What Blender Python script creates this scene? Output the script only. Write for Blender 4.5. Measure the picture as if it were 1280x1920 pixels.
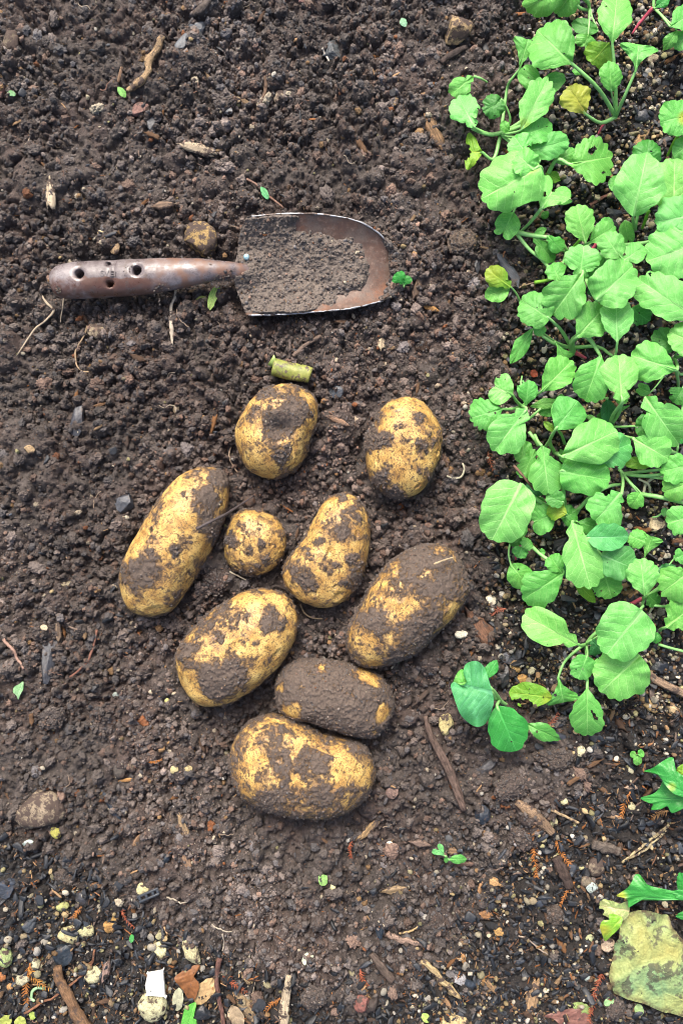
import bpy, bmesh, math, random
import numpy as np
from mathutils import Vector, Matrix

for o in list(bpy.data.objects):
    bpy.data.objects.remove(o)
SC = bpy.context.scene
COL = SC.collection
RNG = np.random.default_rng(11)
random.seed(5)

# ---------------------------------------------------------------- camera, sky, sun, exposure
PX = 0.00043            # metres of ground per photograph pixel
CAM_H = 0.75
cam_data = bpy.data.cameras.new('camera')
cam = bpy.data.objects.new('camera', cam_data)
COL.objects.link(cam)
cam.location = (0, 0, CAM_H)
cam.rotation_euler = (0, 0, 0)
cam_data.sensor_fit = 'VERTICAL'
cam_data.sensor_height = 36.0
cam_data.lens = 36.0 * CAM_H / (1920 * PX)
cam_data.clip_start = 0.01
cam_data.clip_end = 400
SC.camera = cam

SUN_EL, SUN_AZ = math.radians(50), math.radians(-12)     # azimuth from +Y (top of the picture), towards +X
world = bpy.data.worlds.new('World')
SC.world = world
world.use_nodes = True
wn = world.node_tree
bg = wn.nodes['Background']
sky = wn.nodes.new('ShaderNodeTexSky')
sky.sky_type = 'NISHITA'
sky.sun_disc = False
sky.sun_elevation = SUN_EL
sky.sun_rotation = SUN_AZ
sky.air_density = 1.0
sky.dust_density = 7.0
sky.ozone_density = 1.0
wn.links.new(sky.outputs[0], bg.inputs[0])
bg.inputs[1].default_value = 0.105

sd = bpy.data.lights.new('sun', 'SUN')
sd.energy = 1.5
sd.angle = math.radians(22)
sd.color = (1.0, 0.95, 0.88)
sun = bpy.data.objects.new('sun', sd)
COL.objects.link(sun)
sdir = Vector((math.sin(SUN_AZ) * math.cos(SUN_EL), math.cos(SUN_AZ) * math.cos(SUN_EL), math.sin(SUN_EL)))
sun.rotation_euler = sdir.to_track_quat('Z', 'Y').to_euler()
sun.location = sdir * 5

SC.view_settings.view_transform = 'Standard'
SC.view_settings.look = 'None'
SC.view_settings.gamma = 1
SC.view_settings.use_curve_mapping = False
SC.view_settings.exposure = 1.60
SC.cycles.use_denoising = True
SC.cycles.filter_width = 1.0

# ---------------------------------------------------------------- numbers
def lin(r, g, b):
    f = lambda c: (c / 255 / 12.92) if c / 255 <= 0.04045 else ((c / 255 + 0.055) / 1.055) ** 2.4
    return (f(r), f(g), f(b))

def _hash(ix, iy, iz, seed):
    h = (ix.astype(np.uint32) * np.uint32(374761393)) ^ (iy.astype(np.uint32) * np.uint32(668265263)) ^ (iz.astype(np.uint32) * np.uint32(2147483647 - 1274126177)) ^ np.uint32(seed * 144665 + 777)
    h = (h ^ (h >> np.uint32(13))) * np.uint32(1274126177)
    h = (h ^ (h >> np.uint32(15))) * np.uint32(2246822519)
    h = h ^ (h >> np.uint32(16))
    return h.astype(np.float64) / 4294967295.0

def vnoise(P, seed=0):
    P = np.asarray(P, dtype=np.float64)
    I = np.floor(P).astype(np.int64)
    F = P - I
    F = F * F * (3 - 2 * F)
    I = I & 0xFFFFFF
    out = 0
    for dx in (0, 1):
        wx = F[:, 0] if dx else 1 - F[:, 0]
        for dy in (0, 1):
            wy = F[:, 1] if dy else 1 - F[:, 1]
            for dz in (0, 1):
                wz = F[:, 2] if dz else 1 - F[:, 2]
                out = out + wx * wy * wz * _hash(I[:, 0] + dx, I[:, 1] + dy, I[:, 2] + dz, seed)
    return out

def fbm(P, octaves=3, seed=0, gain=0.5):
    P = np.asarray(P, dtype=np.float64)
    a, s, t = 1.0, 0.0, 0.0
    for k in range(octaves):
        s = s + a * vnoise(P * (2.03 ** k) + 17.3 * k, seed + k)
        t += a
        a *= gain
    return s / t            # 0..1

def sstep(a, b, x):
    t = np.clip((x - a) / (b - a), 0, 1)
    return t * t * (3 - 2 * t)

def at(px, py, z=0.0):
    k = PX * (CAM_H - z) / CAM_H
    return ((px - 640) * k, (960 - py) * k, z)

def to_px(x, y, z=0.0):
    k = PX * (CAM_H - z) / CAM_H
    return x / k + 640, 960 - y / k

def spline(pts, n, closed=False):
    P = np.asarray(pts, dtype=float)
    m = len(P)
    out = []
    segs = m if closed else m - 1
    for t in np.linspace(0, segs, n, endpoint=not closed):
        i = min(int(t), segs - 1)
        f = t - i
        if closed:
            a, b, c, d = P[(i - 1) % m], P[i % m], P[(i + 1) % m], P[(i + 2) % m]
        else:
            b, c = P[i], P[i + 1]
            a = P[i - 1] if i > 0 else 2 * b - c
            d = P[i + 2] if i + 2 < m else 2 * c - b
        out.append(0.5 * (2 * b + (c - a) * f + (2 * a - 5 * b + 4 * c - d) * f * f + (3 * b - a - 3 * c + d) * f ** 3))
    return np.array(out)

def in_poly(x, y, poly):
    x = np.asarray(x); y = np.asarray(y)
    inside = np.zeros(x.shape, bool)
    P = np.asarray(poly, float)
    j = len(P) - 1
    for i in range(len(P)):
        xi, yi, xj, yj = P[i, 0], P[i, 1], P[j, 0], P[j, 1]
        c = ((yi > y) != (yj > y)) & (x < (xj - xi) * (y - yi) / (yj - yi + 1e-12) + xi)
        inside ^= c
        j = i
    return inside

# ---------------------------------------------------------------- meshes
def mk_mesh(name, V, F, mat=None, smooth=True):
    """V (N,3) and F: an int array (M,k), or a list of such arrays"""
    me = bpy.data.meshes.new(name)
    V = np.asarray(V, dtype=np.float32)
    Fs = F if isinstance(F, list) else [F]
    Fs = [np.asarray(f, dtype=np.int32) for f in Fs if len(f)]
    loops = np.concatenate([f.ravel() for f in Fs])
    tot = np.concatenate([np.full(len(f), f.shape[1], np.int32) for f in Fs])
    start = np.concatenate([[0], np.cumsum(tot)[:-1]]).astype(np.int32)
    me.vertices.add(len(V)); me.vertices.foreach_set('co', V.ravel())
    me.loops.add(len(loops)); me.loops.foreach_set('vertex_index', loops)
    me.polygons.add(len(tot)); me.polygons.foreach_set('loop_start', start)
    try:
        me.polygons.foreach_set('loop_total', tot)
    except Exception:
        pass
    me.update(calc_edges=True)
    if smooth:
        me.polygons.foreach_set('use_smooth', np.ones(len(tot), bool))
    if mat: me.materials.append(mat)
    return me

def fattr(me, name, vals, typ='FLOAT'):
    a = me.attributes.new(name, typ, 'POINT')
    a.data.foreach_set('value' if typ == 'FLOAT' else ('color' if 'COLOR' in typ else 'vector'), np.asarray(vals, np.float32).ravel())

def obj(name, me, parent=None, loc=None, rot=None, color=None):
    o = bpy.data.objects.new(name, me)
    COL.objects.link(o)
    if loc is not None: o.location = loc
    if rot is not None: o.rotation_euler = rot
    if parent is not None: o.parent = parent
    if color is not None: o.color = (*color, 1)
    return o

def tag(o, label=None, cat=None, group=None, kind=None):
    if label: o['label'] = label
    if cat: o['category'] = cat
    if group: o['group'] = group
    if kind: o['kind'] = kind
    return o

def grid_faces(nu, nv, wrap=False):
    i = np.arange(nu - 1)[:, None] * nv
    if wrap:
        j = np.arange(nv)[None, :]; j2 = (j + 1) % nv
    else:
        j = np.arange(nv - 1)[None, :]; j2 = j + 1
    a = i + j; b = i + j2
    return np.stack([a, a + nv, b + nv, b], -1).reshape(-1, 4)

_ico = {}
def ico(n):
    if n not in _ico:
        bm = bmesh.new()
        bmesh.ops.create_icosphere(bm, subdivisions=n, radius=1)
        V = np.array([v.co[:] for v in bm.verts]); F = np.array([[v.index for v in f.verts] for f in bm.faces])
        bm.free()
        _ico[n] = (V, F)
    return _ico[n]

def tube_arrays(P, R, nv=8, cap=True, flat=1.0, noise=0.0, seed=0):
    """a tube through points P with radii R; returns V, [quads, tris]"""
    P = np.asarray(P, float); R = np.asarray(R, float) * np.ones(len(P))
    T = np.gradient(P, axis=0); T /= np.linalg.norm(T, axis=1)[:, None] + 1e-12
    up = np.array([0, 0, 1.0])
    S = np.cross(T, up); n = np.linalg.norm(S, axis=1)[:, None]
    S = np.where(n < 1e-4, np.array([[1.0, 0, 0]]), S / (n + 1e-12))
    U = np.cross(S, T)
    a = np.linspace(0, 2 * np.pi, nv, endpoint=False)
    ring = np.cos(a)[None, :, None] * S[:, None, :] + flat * np.sin(a)[None, :, None] * U[:, None, :]
    rr = R[:, None] * np.ones((1, nv))
    if noise:
        q = np.stack(np.broadcast_arrays(np.arange(len(P))[:, None] * 0.6, 3 * np.cos(a)[None, :], 3 * np.sin(a)[None, :] + seed * 7.1), -1).reshape(-1, 3)
        rr = rr * (1 + noise * 2 * (vnoise(q, seed) - 0.5).reshape(rr.shape))
    V = (P[:, None, :] + rr[..., None] * ring).reshape(-1, 3)
    Q = grid_faces(len(P), nv, True)
    fs = [Q]
    if cap:
        c0, c1 = len(V), len(V) + 1
        V = np.vstack([V, P[0], P[-1]])
        j = np.arange(nv); j2 = (j + 1) % nv
        b = (len(P) - 1) * nv
        fs.append(np.vstack([np.stack([np.full(nv, c0), j, j2], 1), np.stack([np.full(nv, c1), b + j2, b + j], 1)]))
    return V, fs

# ---------------------------------------------------------------- materials
class NT:
    def __init__(self, name):
        self.m = bpy.data.materials.new(name); self.m.use_nodes = True
        self.t = self.m.node_tree; self.n = self.t.nodes
        self.b = self.n['Principled BSDF']
        self.out = self.n['Material Output']
    def node(self, typ, **kw):
        nd = self.n.new(typ)
        for k, v in kw.items(): setattr(nd, k, v)
        return nd
    def put(self, sock, v):
        if hasattr(v, 'is_output'): self.t.links.new(v, sock)
        elif isinstance(v, tuple) and len(v) == 3 and sock.type == 'RGBA': sock.default_value = (*v, 1)
        else: sock.default_value = v
    def coord(self, kind='Object'):
        return self.node('ShaderNodeTexCoord').outputs[kind]
    def noise(self, co, scale, detail=3, rough=0.55, dist=0.0, color=False):
        nd = self.node('ShaderNodeTexNoise')
        self.put(nd.inputs['Vector'], co)
        nd.inputs['Scale'].default_value = scale; nd.inputs['Detail'].default_value = detail
        nd.inputs['Roughness'].default_value = rough; nd.inputs['Distortion'].default_value = dist
        return nd.outputs['Color' if color else 'Fac']
    def voro(self, co, scale, feature='F1', out='Distance', rand=1.0):
        nd = self.node('ShaderNodeTexVoronoi', feature=feature)
        self.put(nd.inputs['Vector'], co); nd.inputs['Scale'].default_value = scale
        nd.inputs['Randomness'].default_value = rand
        return nd.outputs[out]
    def math(self, op, a, b=0.0, c=0.0, clamp=False):
        nd = self.node('ShaderNodeMath', operation=op); nd.use_clamp = clamp
        self.put(nd.inputs[0], a); self.put(nd.inputs[1], b)
        if len(nd.inputs) > 2: self.put(nd.inputs[2], c)
        return nd.outputs[0]
    def rng(self, v, a, b, c=0.0, d=1.0, smooth=True):
        nd = self.node('ShaderNodeMapRange'); nd.interpolation_type = 'SMOOTHSTEP' if smooth else 'LINEAR'
        for i, x in enumerate((v, a, b, c, d)): self.put(nd.inputs[i], x)
        return nd.outputs[0]
    def mix(self, f, a, b, blend='MIX'):
        nd = self.node('ShaderNodeMix', data_type='RGBA', blend_type=blend)
        self.put(nd.inputs[0], f); self.put(nd.inputs[6], a); self.put(nd.inputs[7], b)
        return nd.outputs[2]
    def ramp(self, f, stops):
        nd = self.node('ShaderNodeValToRGB')
        e = nd.color_ramp.elements
        while len(e) < len(stops): e.new(0.5)
        for el, (p, c) in zip(e, stops): el.position = p; el.color = (*c, 1)
        self.put(nd.inputs[0], f)
        return nd.outputs[0]
    def attr(self, name, typ='GEOMETRY', out='Fac'):
        nd = self.node('ShaderNodeAttribute', attribute_name=name, attribute_type=typ)
        return nd.outputs[out]
    def objcol(self): return self.node('ShaderNodeObjectInfo').outputs['Color']
    def objrand(self): return self.node('ShaderNodeObjectInfo').outputs['Random']
    def bump(self, h, strength=0.5, dist=0.001, normal=None):
        nd = self.node('ShaderNodeBump'); nd.inputs['Strength'].default_value = strength; nd.inputs['Distance'].default_value = dist
        self.put(nd.inputs['Height'], h)
        if normal is not None: self.put(nd.inputs['Normal'], normal)
        return nd.outputs[0]
    def done(self, color=None, rough=None, normal=None, spec=None, metal=None):
        for k, v in (('Base Color', color), ('Roughness', rough), ('Normal', normal), ('Specular IOR Level', spec), ('Metallic', metal)):
            if v is not None: self.put(self.b.inputs[k], v)
        return self.m

def mat_soil_ground():
    t = NT('soil')
    co = t.coord()
    n1 = t.noise(co, 16, 4); n2 = t.noise(co, 260, 4, 0.65); n3 = t.noise(co, 1100, 3, 0.7)
    c = t.ramp(n2, [(0.25, (0.019, 0.0152, 0.0134)), (0.5, (0.052, 0.0425, 0.0375)), (0.78, (0.104, 0.086, 0.077))])
    c = t.mix(t.rng(n1, 0.42, 0.62), c, t.mix(1.0, c, (1.12, 0.98, 0.95), 'MULTIPLY'))
    z = t.attr('mulch')
    dark = t.mix(t.rng(n3, 0.4, 0.7), (0.0045, 0.0046, 0.0052), (0.022, 0.019, 0.017))
    c = t.mix(t.math('MULTIPLY', z, 0.85), c, dark)
    b = t.bump(n3, 0.9, 0.0012); b = t.bump(n2, 0.7, 0.0025, b)
    return t.done(c, t.rng(n3, 0.3, 0.7, 0.5, 0.9), b, 0.35)

def mat_crumb(name='soil_crumb', rough=0.78, spec=0.35, fine=5.0):
    t = NT(name)
    co = t.coord()
    tint = t.attr('tint', 'INSTANCER', 'Color')
    n = t.noise(co, fine, 4, 0.7)
    c = t.mix(1.0, tint, t.ramp(n, [(0.3, (0.55, 0.53, 0.52)), (0.7, (1.4, 1.38, 1.36))]), 'MULTIPLY')
    b = t.bump(t.noise(co, fine * 1.8, 4, 0.75), 0.8, 0.0005)
    return t.done(c, rough, b, spec)

def mat_debris(name, scale=400, stretch=(1, 1, 1), var=0.5, rough=0.7, spec=0.35, bump=0.6, dist=0.0006, dirt=0.35, dirtcol=(0.058, 0.042, 0.035)):
    """things whose own tone is the object's colour"""
    t = NT(name)
    mp = t.node('ShaderNodeMapping'); t.put(mp.inputs['Vector'], t.coord()); mp.inputs['Scale'].default_value = stretch
    co = mp.outputs[0]
    n = t.noise(co, scale, 4, 0.65)
    c = t.mix(1.0, t.objcol(), t.ramp(n, [(0.3, (1 - var,) * 3), (0.7, (1 + var * 0.6,) * 3)]), 'MULTIPLY')
    if dirt:
        d = t.noise(t.coord(), 170, 4, 0.7)
        c = t.mix(t.rng(d, 0.62 - dirt * 0.3, 0.74 - dirt * 0.3), c, dirtcol)
    b = t.bump(n, bump, dist)
    return t.done(c, rough, b, spec)

M = {}
# ---------------------------------------------------------------- what lies on the bed: outlines in photograph pixels (used for the hollows in the soil)
POT = [
 dict(poly=[(445,800),(443,835),(455,868),(475,888),(510,898),(545,888),(568,862),(582,825),(594,785),(592,755),(575,735),(545,722),(515,725),(490,740),(465,765)], h=.060, bias=-.04, dent=[(524,803,25,.011)],
  mud=[(530,795,30,1.3),(548,758,26,.8),(505,742,22,.7),(520,852,26,.55),(570,775,18,.5),(472,842,16,.4),(548,835,16,.4),(482,775,14,.4),(505,893,20,.5),(500,882,20,-1.3),(455,815,14,-.5)],
  label='roundish potato with a muddy dent in its top, just below the cut green stalk'),
 dict(poly=[(688,855),(692,885),(710,915),(745,933),(785,922),(808,890),(822,850),(824,815),(812,780),(790,755),(762,744),(735,748),(710,770),(698,795),(688,825)], h=.058, bias=-.08, dent=[],
  mud=[(693,825,26,1.5),(725,822,15,1.),(792,842,16,.8),(786,785,14,.7),(715,895,16,.8),(742,930,24,1.2),(800,888,12,.7),(748,800,10,.6),(735,768,9,.7),(705,775,14,.6),(765,850,8,.4),(770,905,22,-.8)],
  label='plump oval potato nearest the leaves in the top row, mud along its west side'),
 dict(poly=[(225,1085),(228,1115),(243,1145),(270,1157),(300,1152),(325,1138),(345,1110),(370,1070),(395,1030),(415,985),(426,940),(427,905),(412,882),(385,877),(355,885),(330,900),(300,935),(280,965),(262,1000),(242,1035),(230,1060)], h=.062, bias=-.1, dent=[],
  mud=[(268,1072,38,1.2),(378,945,28,.75),(390,925,16,.6),(412,897,20,1.1),(330,1030,16,.7),(405,990,30,1.1),(298,945,16,.6),(312,1130,10,.5),(350,1015,10,.4),(345,930,10,.4),(260,1115,14,.4),(285,1130,20,-.6)],
  label='longest potato, slanting, with a dark root lying across its upper end'),
 dict(poly=[(422,1015),(425,1045),(440,1065),(470,1076),(500,1072),(523,1050),(535,1018),(530,990),(512,968),(480,961),(450,965),(432,985)], h=.043, bias=-.08, dent=[],
  mud=[(485,1020,13,.9),(465,1032,13,.8),(431,1012,13,1.),(500,1045,13,.7),(525,1000,9,.6),(449,982,9,.7)],
  label='smallest potato, a round one lying in the middle of the heap'),
 dict(poly=[(530,1070),(533,1095),(555,1120),(590,1136),(620,1136),(650,1120),(670,1095),(683,1060),(692,1010),(690,975),(678,945),(655,926),(630,927),(605,945),(588,975),(568,1010),(545,1040)], h=.055, bias=-.06, dent=[],
  mud=[(642,1002,16,.8),(602,1020,11,.7),(662,965,22,.7),(560,1078,26,.9),(668,1090,20,1.1),(625,1060,12,.6),(652,1045,13,.8),(582,1098,16,.6),(585,1040,10,.5),(645,930,10,.7),(540,1085,9,-1.5),(605,1110,14,-.7)],
  label='pear shaped potato standing right of the smallest round one'),
 dict(poly=[(652,1185),(655,1220),(675,1245),(705,1250),(740,1240),(775,1225),(815,1195),(845,1160),(868,1120),(872,1085),(858,1050),(830,1028),(795,1022),(765,1030),(735,1050),(715,1075),(695,1105),(675,1140),(660,1165)], h=.064, bias=.27, dent=[],
  mud=[(790,1048,46,.6),(845,1090,40,.5),(700,1165,26,.5),(785,1185,40,.5),(735,1230,26,.6),(700,1215,30,-.45),(692,1130,16,-.35),(802,1085,16,-.55),(745,1085,24,-.10),(735,1145,26,-.10),(675,1175,10,.3)],
  label='large potato under a film of brown mud, beside the leaves with a straw on it'),
 dict(poly=[(330,1235),(335,1270),(350,1300),(380,1320),(415,1320),(450,1305),(490,1280),(525,1245),(548,1210),(558,1170),(550,1135),(528,1112),(490,1104),(455,1112),(425,1130),(390,1155),(355,1190),(338,1215)], h=.062, bias=-.14, dent=[],
  mud=[(400,1268,34,1.4),(440,1268,28,1.3),(412,1295,30,1.),(430,1162,26,.8),(405,1185,14,.5),(512,1168,24,.9),(540,1172,14,.6),(505,1140,13,.6),(412,1198,11,.9),(345,1225,30,1.1),(378,1178,24,.8),(482,1206,8,.8),(432,1225,11,.4),(460,1150,14,.5)],
  label='big clean yellow potato with one round cake of mud at its lower end'),
 dict(poly=[(518,1290),(522,1325),(545,1345),(580,1350),(620,1365),(660,1378),(695,1380),(720,1365),(735,1335),(736,1305),(722,1275),(695,1255),(660,1245),(620,1238),(580,1238),(545,1250),(525,1268)], h=.052, bias=.8, dent=[],
  mud=[(680,1262,20,-1.2),(705,1278,16,-1.),(718,1338,16,-1.4),(698,1372,10,-.9),(545,1328,18,-1.1),(527,1290,12,-1.),(604,1249,8,-.8),(560,1338,10,-.7)],
  label='potato almost wholly caked in mud, second from the bottom of the heap'),
 dict(poly=[(430,1420),(438,1460),(460,1490),(500,1515),(550,1528),(600,1533),(645,1520),(680,1495),(697,1460),(696,1430),(680,1400),(645,1385),(600,1375),(565,1358),(530,1345),(495,1345),(460,1360),(438,1388)], h=.060, bias=.2, dent=[],
  mud=[(480,1425,30,-.36),(505,1465,26,-.36),(590,1390,26,-.34),(645,1440,36,-.38),(565,1480,24,-.34),(680,1465,18,-.36),(555,1405,14,-.3),(520,1385,26,.5),(585,1428,26,.5),(535,1445,20,.5),(610,1512,40,.4),(520,1512,40,.6),(665,1398,28,.5),(520,1415,14,.3)],
  label='bottommost potato, wide and streaked with mud'),
]
BLADE_T = [(462,407),(530,401),(600,402),(660,412),(700,430),(735,462)]
BLADE_B = [(462,591),(520,589),(580,585),(660,577),(722,562)]
BLADE_L = [(462,407),(449,440),(446,470),(440,500),(441,535),(450,560),(462,591)]
BLADE_R = [(735,462),(757,488),(762,520),(750,545),(722,562)]
BLADE_POLY = BLADE_T + BLADE_R[1:-1] + BLADE_B[::-1] + [(441,535),(440,500),(446,470),(449,440)]
HANDLE = [(97,529,14,.017),(101,528.5,22,.0172),(108,528,28,.0175),(118,527.5,31.5,.018),(140,526,34,.0185),(170,524.5,34.5,.019),(200,523,34.2,.0192),(230,521.5,34,.0195),(256,520,33.5,.020),(280,518,32.6,.0205),(305,515.5,31,.021),(330,513,29,.0215),(355,510.5,26,.022),(380,508,23,.0222),(405,506.5,18.5,.022),(430,506.5,16,.0205),(450,508,14.5,.0180),(466,510,13,.0145),(480,512.5,11,.0100),(494,515,8.5,.0055),(508,517,4,.0010)]
HANDLE_POLY = [(x, y - r) for x, y, r, z in HANDLE] + [(x, y + r) for x, y, r, z in HANDLE[::-1]]

def mulch_zone(px, py):
    """1 where charcoal and pumice mulch covers the soil, 0 on the dug soil"""
    edge_r = np.interp(py, [-300, 0, 100, 300, 500, 700, 900, 1150, 1290, 1380, 1450, 1540, 1620, 1700, 1780, 1850, 1920, 2300],
                           [1010, 1000, 965, 985, 985, 950, 930, 920, 930, 1060, 1110, 1010, 930, 900, 840, 760, 640, 300])
    a = sstep(-35, 55, px - edge_r)
    edge_b = np.interp(px, [-300, 0, 100, 200, 330, 430, 560, 640, 700, 1400], [1540, 1575, 1600, 1660, 1745, 1795, 1850, 1870, 1960, 2300])
    b = sstep(-35, 50, py - edge_b)
    c = 0.30 * sstep(1480, 1640, py) * sstep(560, 800, px)
    return np.maximum(np.maximum(a, b), c)

def bed_shape(x, y):
    """broad height of the bed in metres (without clods)"""
    P = np.stack([x, y, np.zeros_like(x)], -1).reshape(-1, 3)
    h = (fbm(P * 7, 3, 31) - 0.5) * 0.022 + (fbm(P * 26, 3, 57) - 0.5) * 0.013
    h = h.reshape(x.shape)
    px, py = x / PX + 640, 960 - y / PX
    z = mulch_zone(px, py)
    h = h * (1 - 0.35 * z) - 0.004 * z
    return h

def press_mask(px, py):
    m = np.zeros_like(px); ring = np.zeros_like(px)
    for p in POT:
        P = np.array(p['poly'], float); c = P.mean(0)
        th = np.arctan2(P[:, 1] - c[1], P[:, 0] - c[0]); R = np.hypot(*(P - c).T)
        o = np.argsort(th)
        r = np.interp(np.arctan2(py - c[1], px - c[0]), th[o], R[o], period=2 * np.pi)
        d = np.hypot(px - c[0], py - c[1]) / r
        m = np.maximum(m, 1 - sstep(0.8, 1.25, d))
        ring = np.maximum(ring, np.exp(-((d - 1.03) / .10) ** 2))
    return m, ring

def tool_mask(px, py):
    d = np.hypot((px - np.clip(px, 450, 722)), np.maximum(np.abs(py - 495) - 92, 0))
    a = 1 - sstep(0, 22, d)
    cy = np.interp(px, [h[0] for h in HANDLE], [h[1] for h in HANDLE]); cr = np.interp(px, [h[0] for h in HANDLE], [h[2] for h in HANDLE])
    d2 = np.hypot(px - np.clip(px, 100, 480), np.maximum(np.abs(py - cy) - cr, 0))
    return np.maximum(a, 1 - sstep(0, 22, d2))

GDX = 0.00125
gx = np.arange(-0.318, 0.318 + 1e-9, GDX); gy = np.arange(-0.455, 0.455 + 1e-9, GDX)
NX, NY = len(gx), len(gy)
GX, GY = np.meshgrid(gx, gy, indexing='ij')
BASE = bed_shape(GX, GY)
gpx, gpy = GX / PX + 640, 960 - GY / PX
ZONE = mulch_zone(gpx, gpy)
HGT = BASE - 0.004
PRESS = sstep(.50, .62, fbm(np.stack([GX, GY, 0 * GX], -1).reshape(-1, 3) * 15, 3, 123)).reshape(GX.shape)   # pressed, smoother patches
# clods: the soil is heaped lumps, so its surface is the upper hull of many uneven balls
def splat(n, rmin, rmax, power, lift, keep):
    u = RNG.random(n)
    r = (rmin ** (1 - power) + u * (rmax ** (1 - power) - rmin ** (1 - power))) ** (1 / (1 - power))
    cx = RNG.uniform(gx[0], gx[-1], n); cy = RNG.uniform(gy[0], gy[-1], n)
    zn = mulch_zone(cx / PX + 640, 960 - cy / PX)
    ok = RNG.random(n) > zn * (1 - keep)
    sq = RNG.uniform(0.6, 1.0, n); an = RNG.uniform(0, math.pi, n); zo = RNG.uniform(-0.75, lift, n)
    for k in np.nonzero(ok)[0]:
        R = r[k]; w = int(R / GDX) + 1
        i0 = int((cx[k] - gx[0]) / GDX); j0 = int((cy[k] - gy[0]) / GDX)
        a, b, c, d = max(i0 - w, 0), min(i0 + w + 2, NX), max(j0 - w, 0), min(j0 + w + 2, NY)
        dx = GX[a:b, c:d] - cx[k]; dy = GY[a:b, c:d] - cy[k]
        ca, sa = math.cos(an[k]), math.sin(an[k])
        e = (dx * ca + dy * sa) ** 2 + ((dy * ca - dx * sa) / sq[k]) ** 2
        hh = BASE[i0 if i0 < NX else -1, j0 if j0 < NY else -1] + R * zo[k] + 0.85 * np.sqrt(np.maximum(R * R - e, 0)) - 0.5 * R * (e >= R * R) * 9
        HGT[a:b, c:d] = np.maximum(HGT[a:b, c:d], hh)
splat(190, 0.009, 0.019, 2.0, -0.15, 0.12)
splat(3200, 0.0036, 0.009, 2.5, 0.35, 0.2)
splat(26000, 0.0015, 0.0038, 2.3, 0.6, 0.4)
HGT = np.maximum(HGT, BASE - 0.0035)
HGT = BASE + (HGT - BASE) * (1.12 - .42 * PRESS)
P3 = np.stack([GX, GY, HGT], -1).reshape(-1, 3)
HGT = HGT + ((fbm(P3 * 420, 3, 5) - 0.5) * 0.0036 + (fbm(P3 * 120, 3, 9) - 0.5) * 0.0080).reshape(HGT.shape)
pm, RING = press_mask(gpx, gpy); tm = tool_mask(gpx, gpy)
HGT = HGT * (1 - 0.35 * pm) - 0.0065 * pm
HGT = HGT + RING * .016 * np.clip(fbm(P3 * np.array([28, 28, 0]), 3, 66) - .36, 0, 1).reshape(HGT.shape)
low = BASE * 0.25 - 0.004
NOSE = np.exp(-((gpx - 790) / 38) ** 2 - ((gpy - 500) / 62) ** 2)
HGT = HGT * (1 - tm * 0.9) + (low + 0.35 * (HGT - BASE)) * tm * 0.9
HGT = HGT + .007 * NOSE

def gz(x, y):
    fx = np.clip((np.asarray(x) - gx[0]) / GDX, 0, NX - 1.001); fy = np.clip((np.asarray(y) - gy[0]) / GDX, 0, NY - 1.001)
    i = fx.astype(int); j = fy.astype(int); u = fx - i; v = fy - j
    return HGT[i, j] * (1 - u) * (1 - v) + HGT[i + 1, j] * u * (1 - v) + HGT[i, j + 1] * (1 - u) * v + HGT[i + 1, j + 1] * u * v

def gsmooth(x, y, r=0.004):
    """soil height averaged over a small patch"""
    s = 0
    for dx, dy in ((0, 0), (r, 0), (-r, 0), (0, r), (0, -r)):
        s = s + gz(np.asarray(x) + dx, np.asarray(y) + dy)
    return s / 5

def on_ground(px, py, lift=0.0, r=0.003):
    z = 0.0
    for _ in range(3):
        x, y, _z = at(px, py, z)
        z = float(gsmooth(np.float64(x), np.float64(y), r)) + lift
    return at(px, py, z)

def build_ground():
    M['soil'] = mat_soil_ground()
    far = 0.02 * 1.42 ** np.arange(1, 24)
    X = np.concatenate([gx[0] - far[::-1], gx, gx[-1] + far]); Y = np.concatenate([gy[0] - far[::-1], gy, gy[-1] + far])
    XX, YY = np.meshgrid(X, Y, indexing='ij')
    inner = np.zeros(XX.shape, bool); k = len(far); inner[k:-k, k:-k] = True
    H = np.zeros(XX.shape)
    H[~inner] = bed_shape(XX[~inner][None, :], YY[~inner][None, :])[0] - 0.001
    H[k:-k, k:-k] = HGT
    z = mulch_zone(XX / PX + 640, 960 - YY / PX)
    me = mk_mesh('ground', np.stack([XX, YY, H], -1).reshape(-1, 3), grid_faces(len(X), len(Y)), M['soil'])
    fattr(me, 'mulch', z.ravel())
    tag(obj('ground', me), 'dark brown crumbly garden soil', kind='structure')

build_ground()

# ---------------------------------------------------------------- loose grains: one object per kind of stuff
def lump_variant(name, mat, seed, sub=4, amp=0.55, flat=1.0, ang=0.0, freq=1.6):
    V, F = ico(sub)
    rs = np.random.default_rng(seed)
    d = 1 + amp * (fbm(V * freq + seed * 3.7, 4, seed, 0.6) - 0.5) * 2 + (0.42 * amp) * (np.abs(fbm(V * freq * 2.6 + seed, 3, seed + 7, .6) - .5) * 4 - .6)
    W = V * d[:, None] * np.array([1, rs.uniform(.75, 1), rs.uniform(.65, .95) * flat])
    for _ in range(int(ang)):
        n = rs.normal(size=3); n /= np.linalg.norm(n); h = rs.uniform(.35, .7)
        dd = W @ n
        W = W - np.maximum(dd - h, 0)[:, None] * n * 0.97
    W /= np.abs(W).max()
    return bpy.data.objects.new(name, mk_mesh(name, W, F, mat, smooth=ang == 0))

def sliver_variant(name, mat, seed):
    rs = np.random.default_rng(seed)
    n = 7
    P = np.stack([np.linspace(-1, 1, n), rs.normal(0, .05, n).cumsum(), rs.normal(0, .04, n).cumsum()], -1)
    V, F = tube_arrays(P, rs.uniform(.16, .3) * np.array([.5, .9, 1, .9, 1.05, .8, .35]), 6, True, rs.uniform(.35, .6), .3, seed)
    return bpy.data.objects.new(name, mk_mesh(name, V, F, mat, smooth=False))

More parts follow.
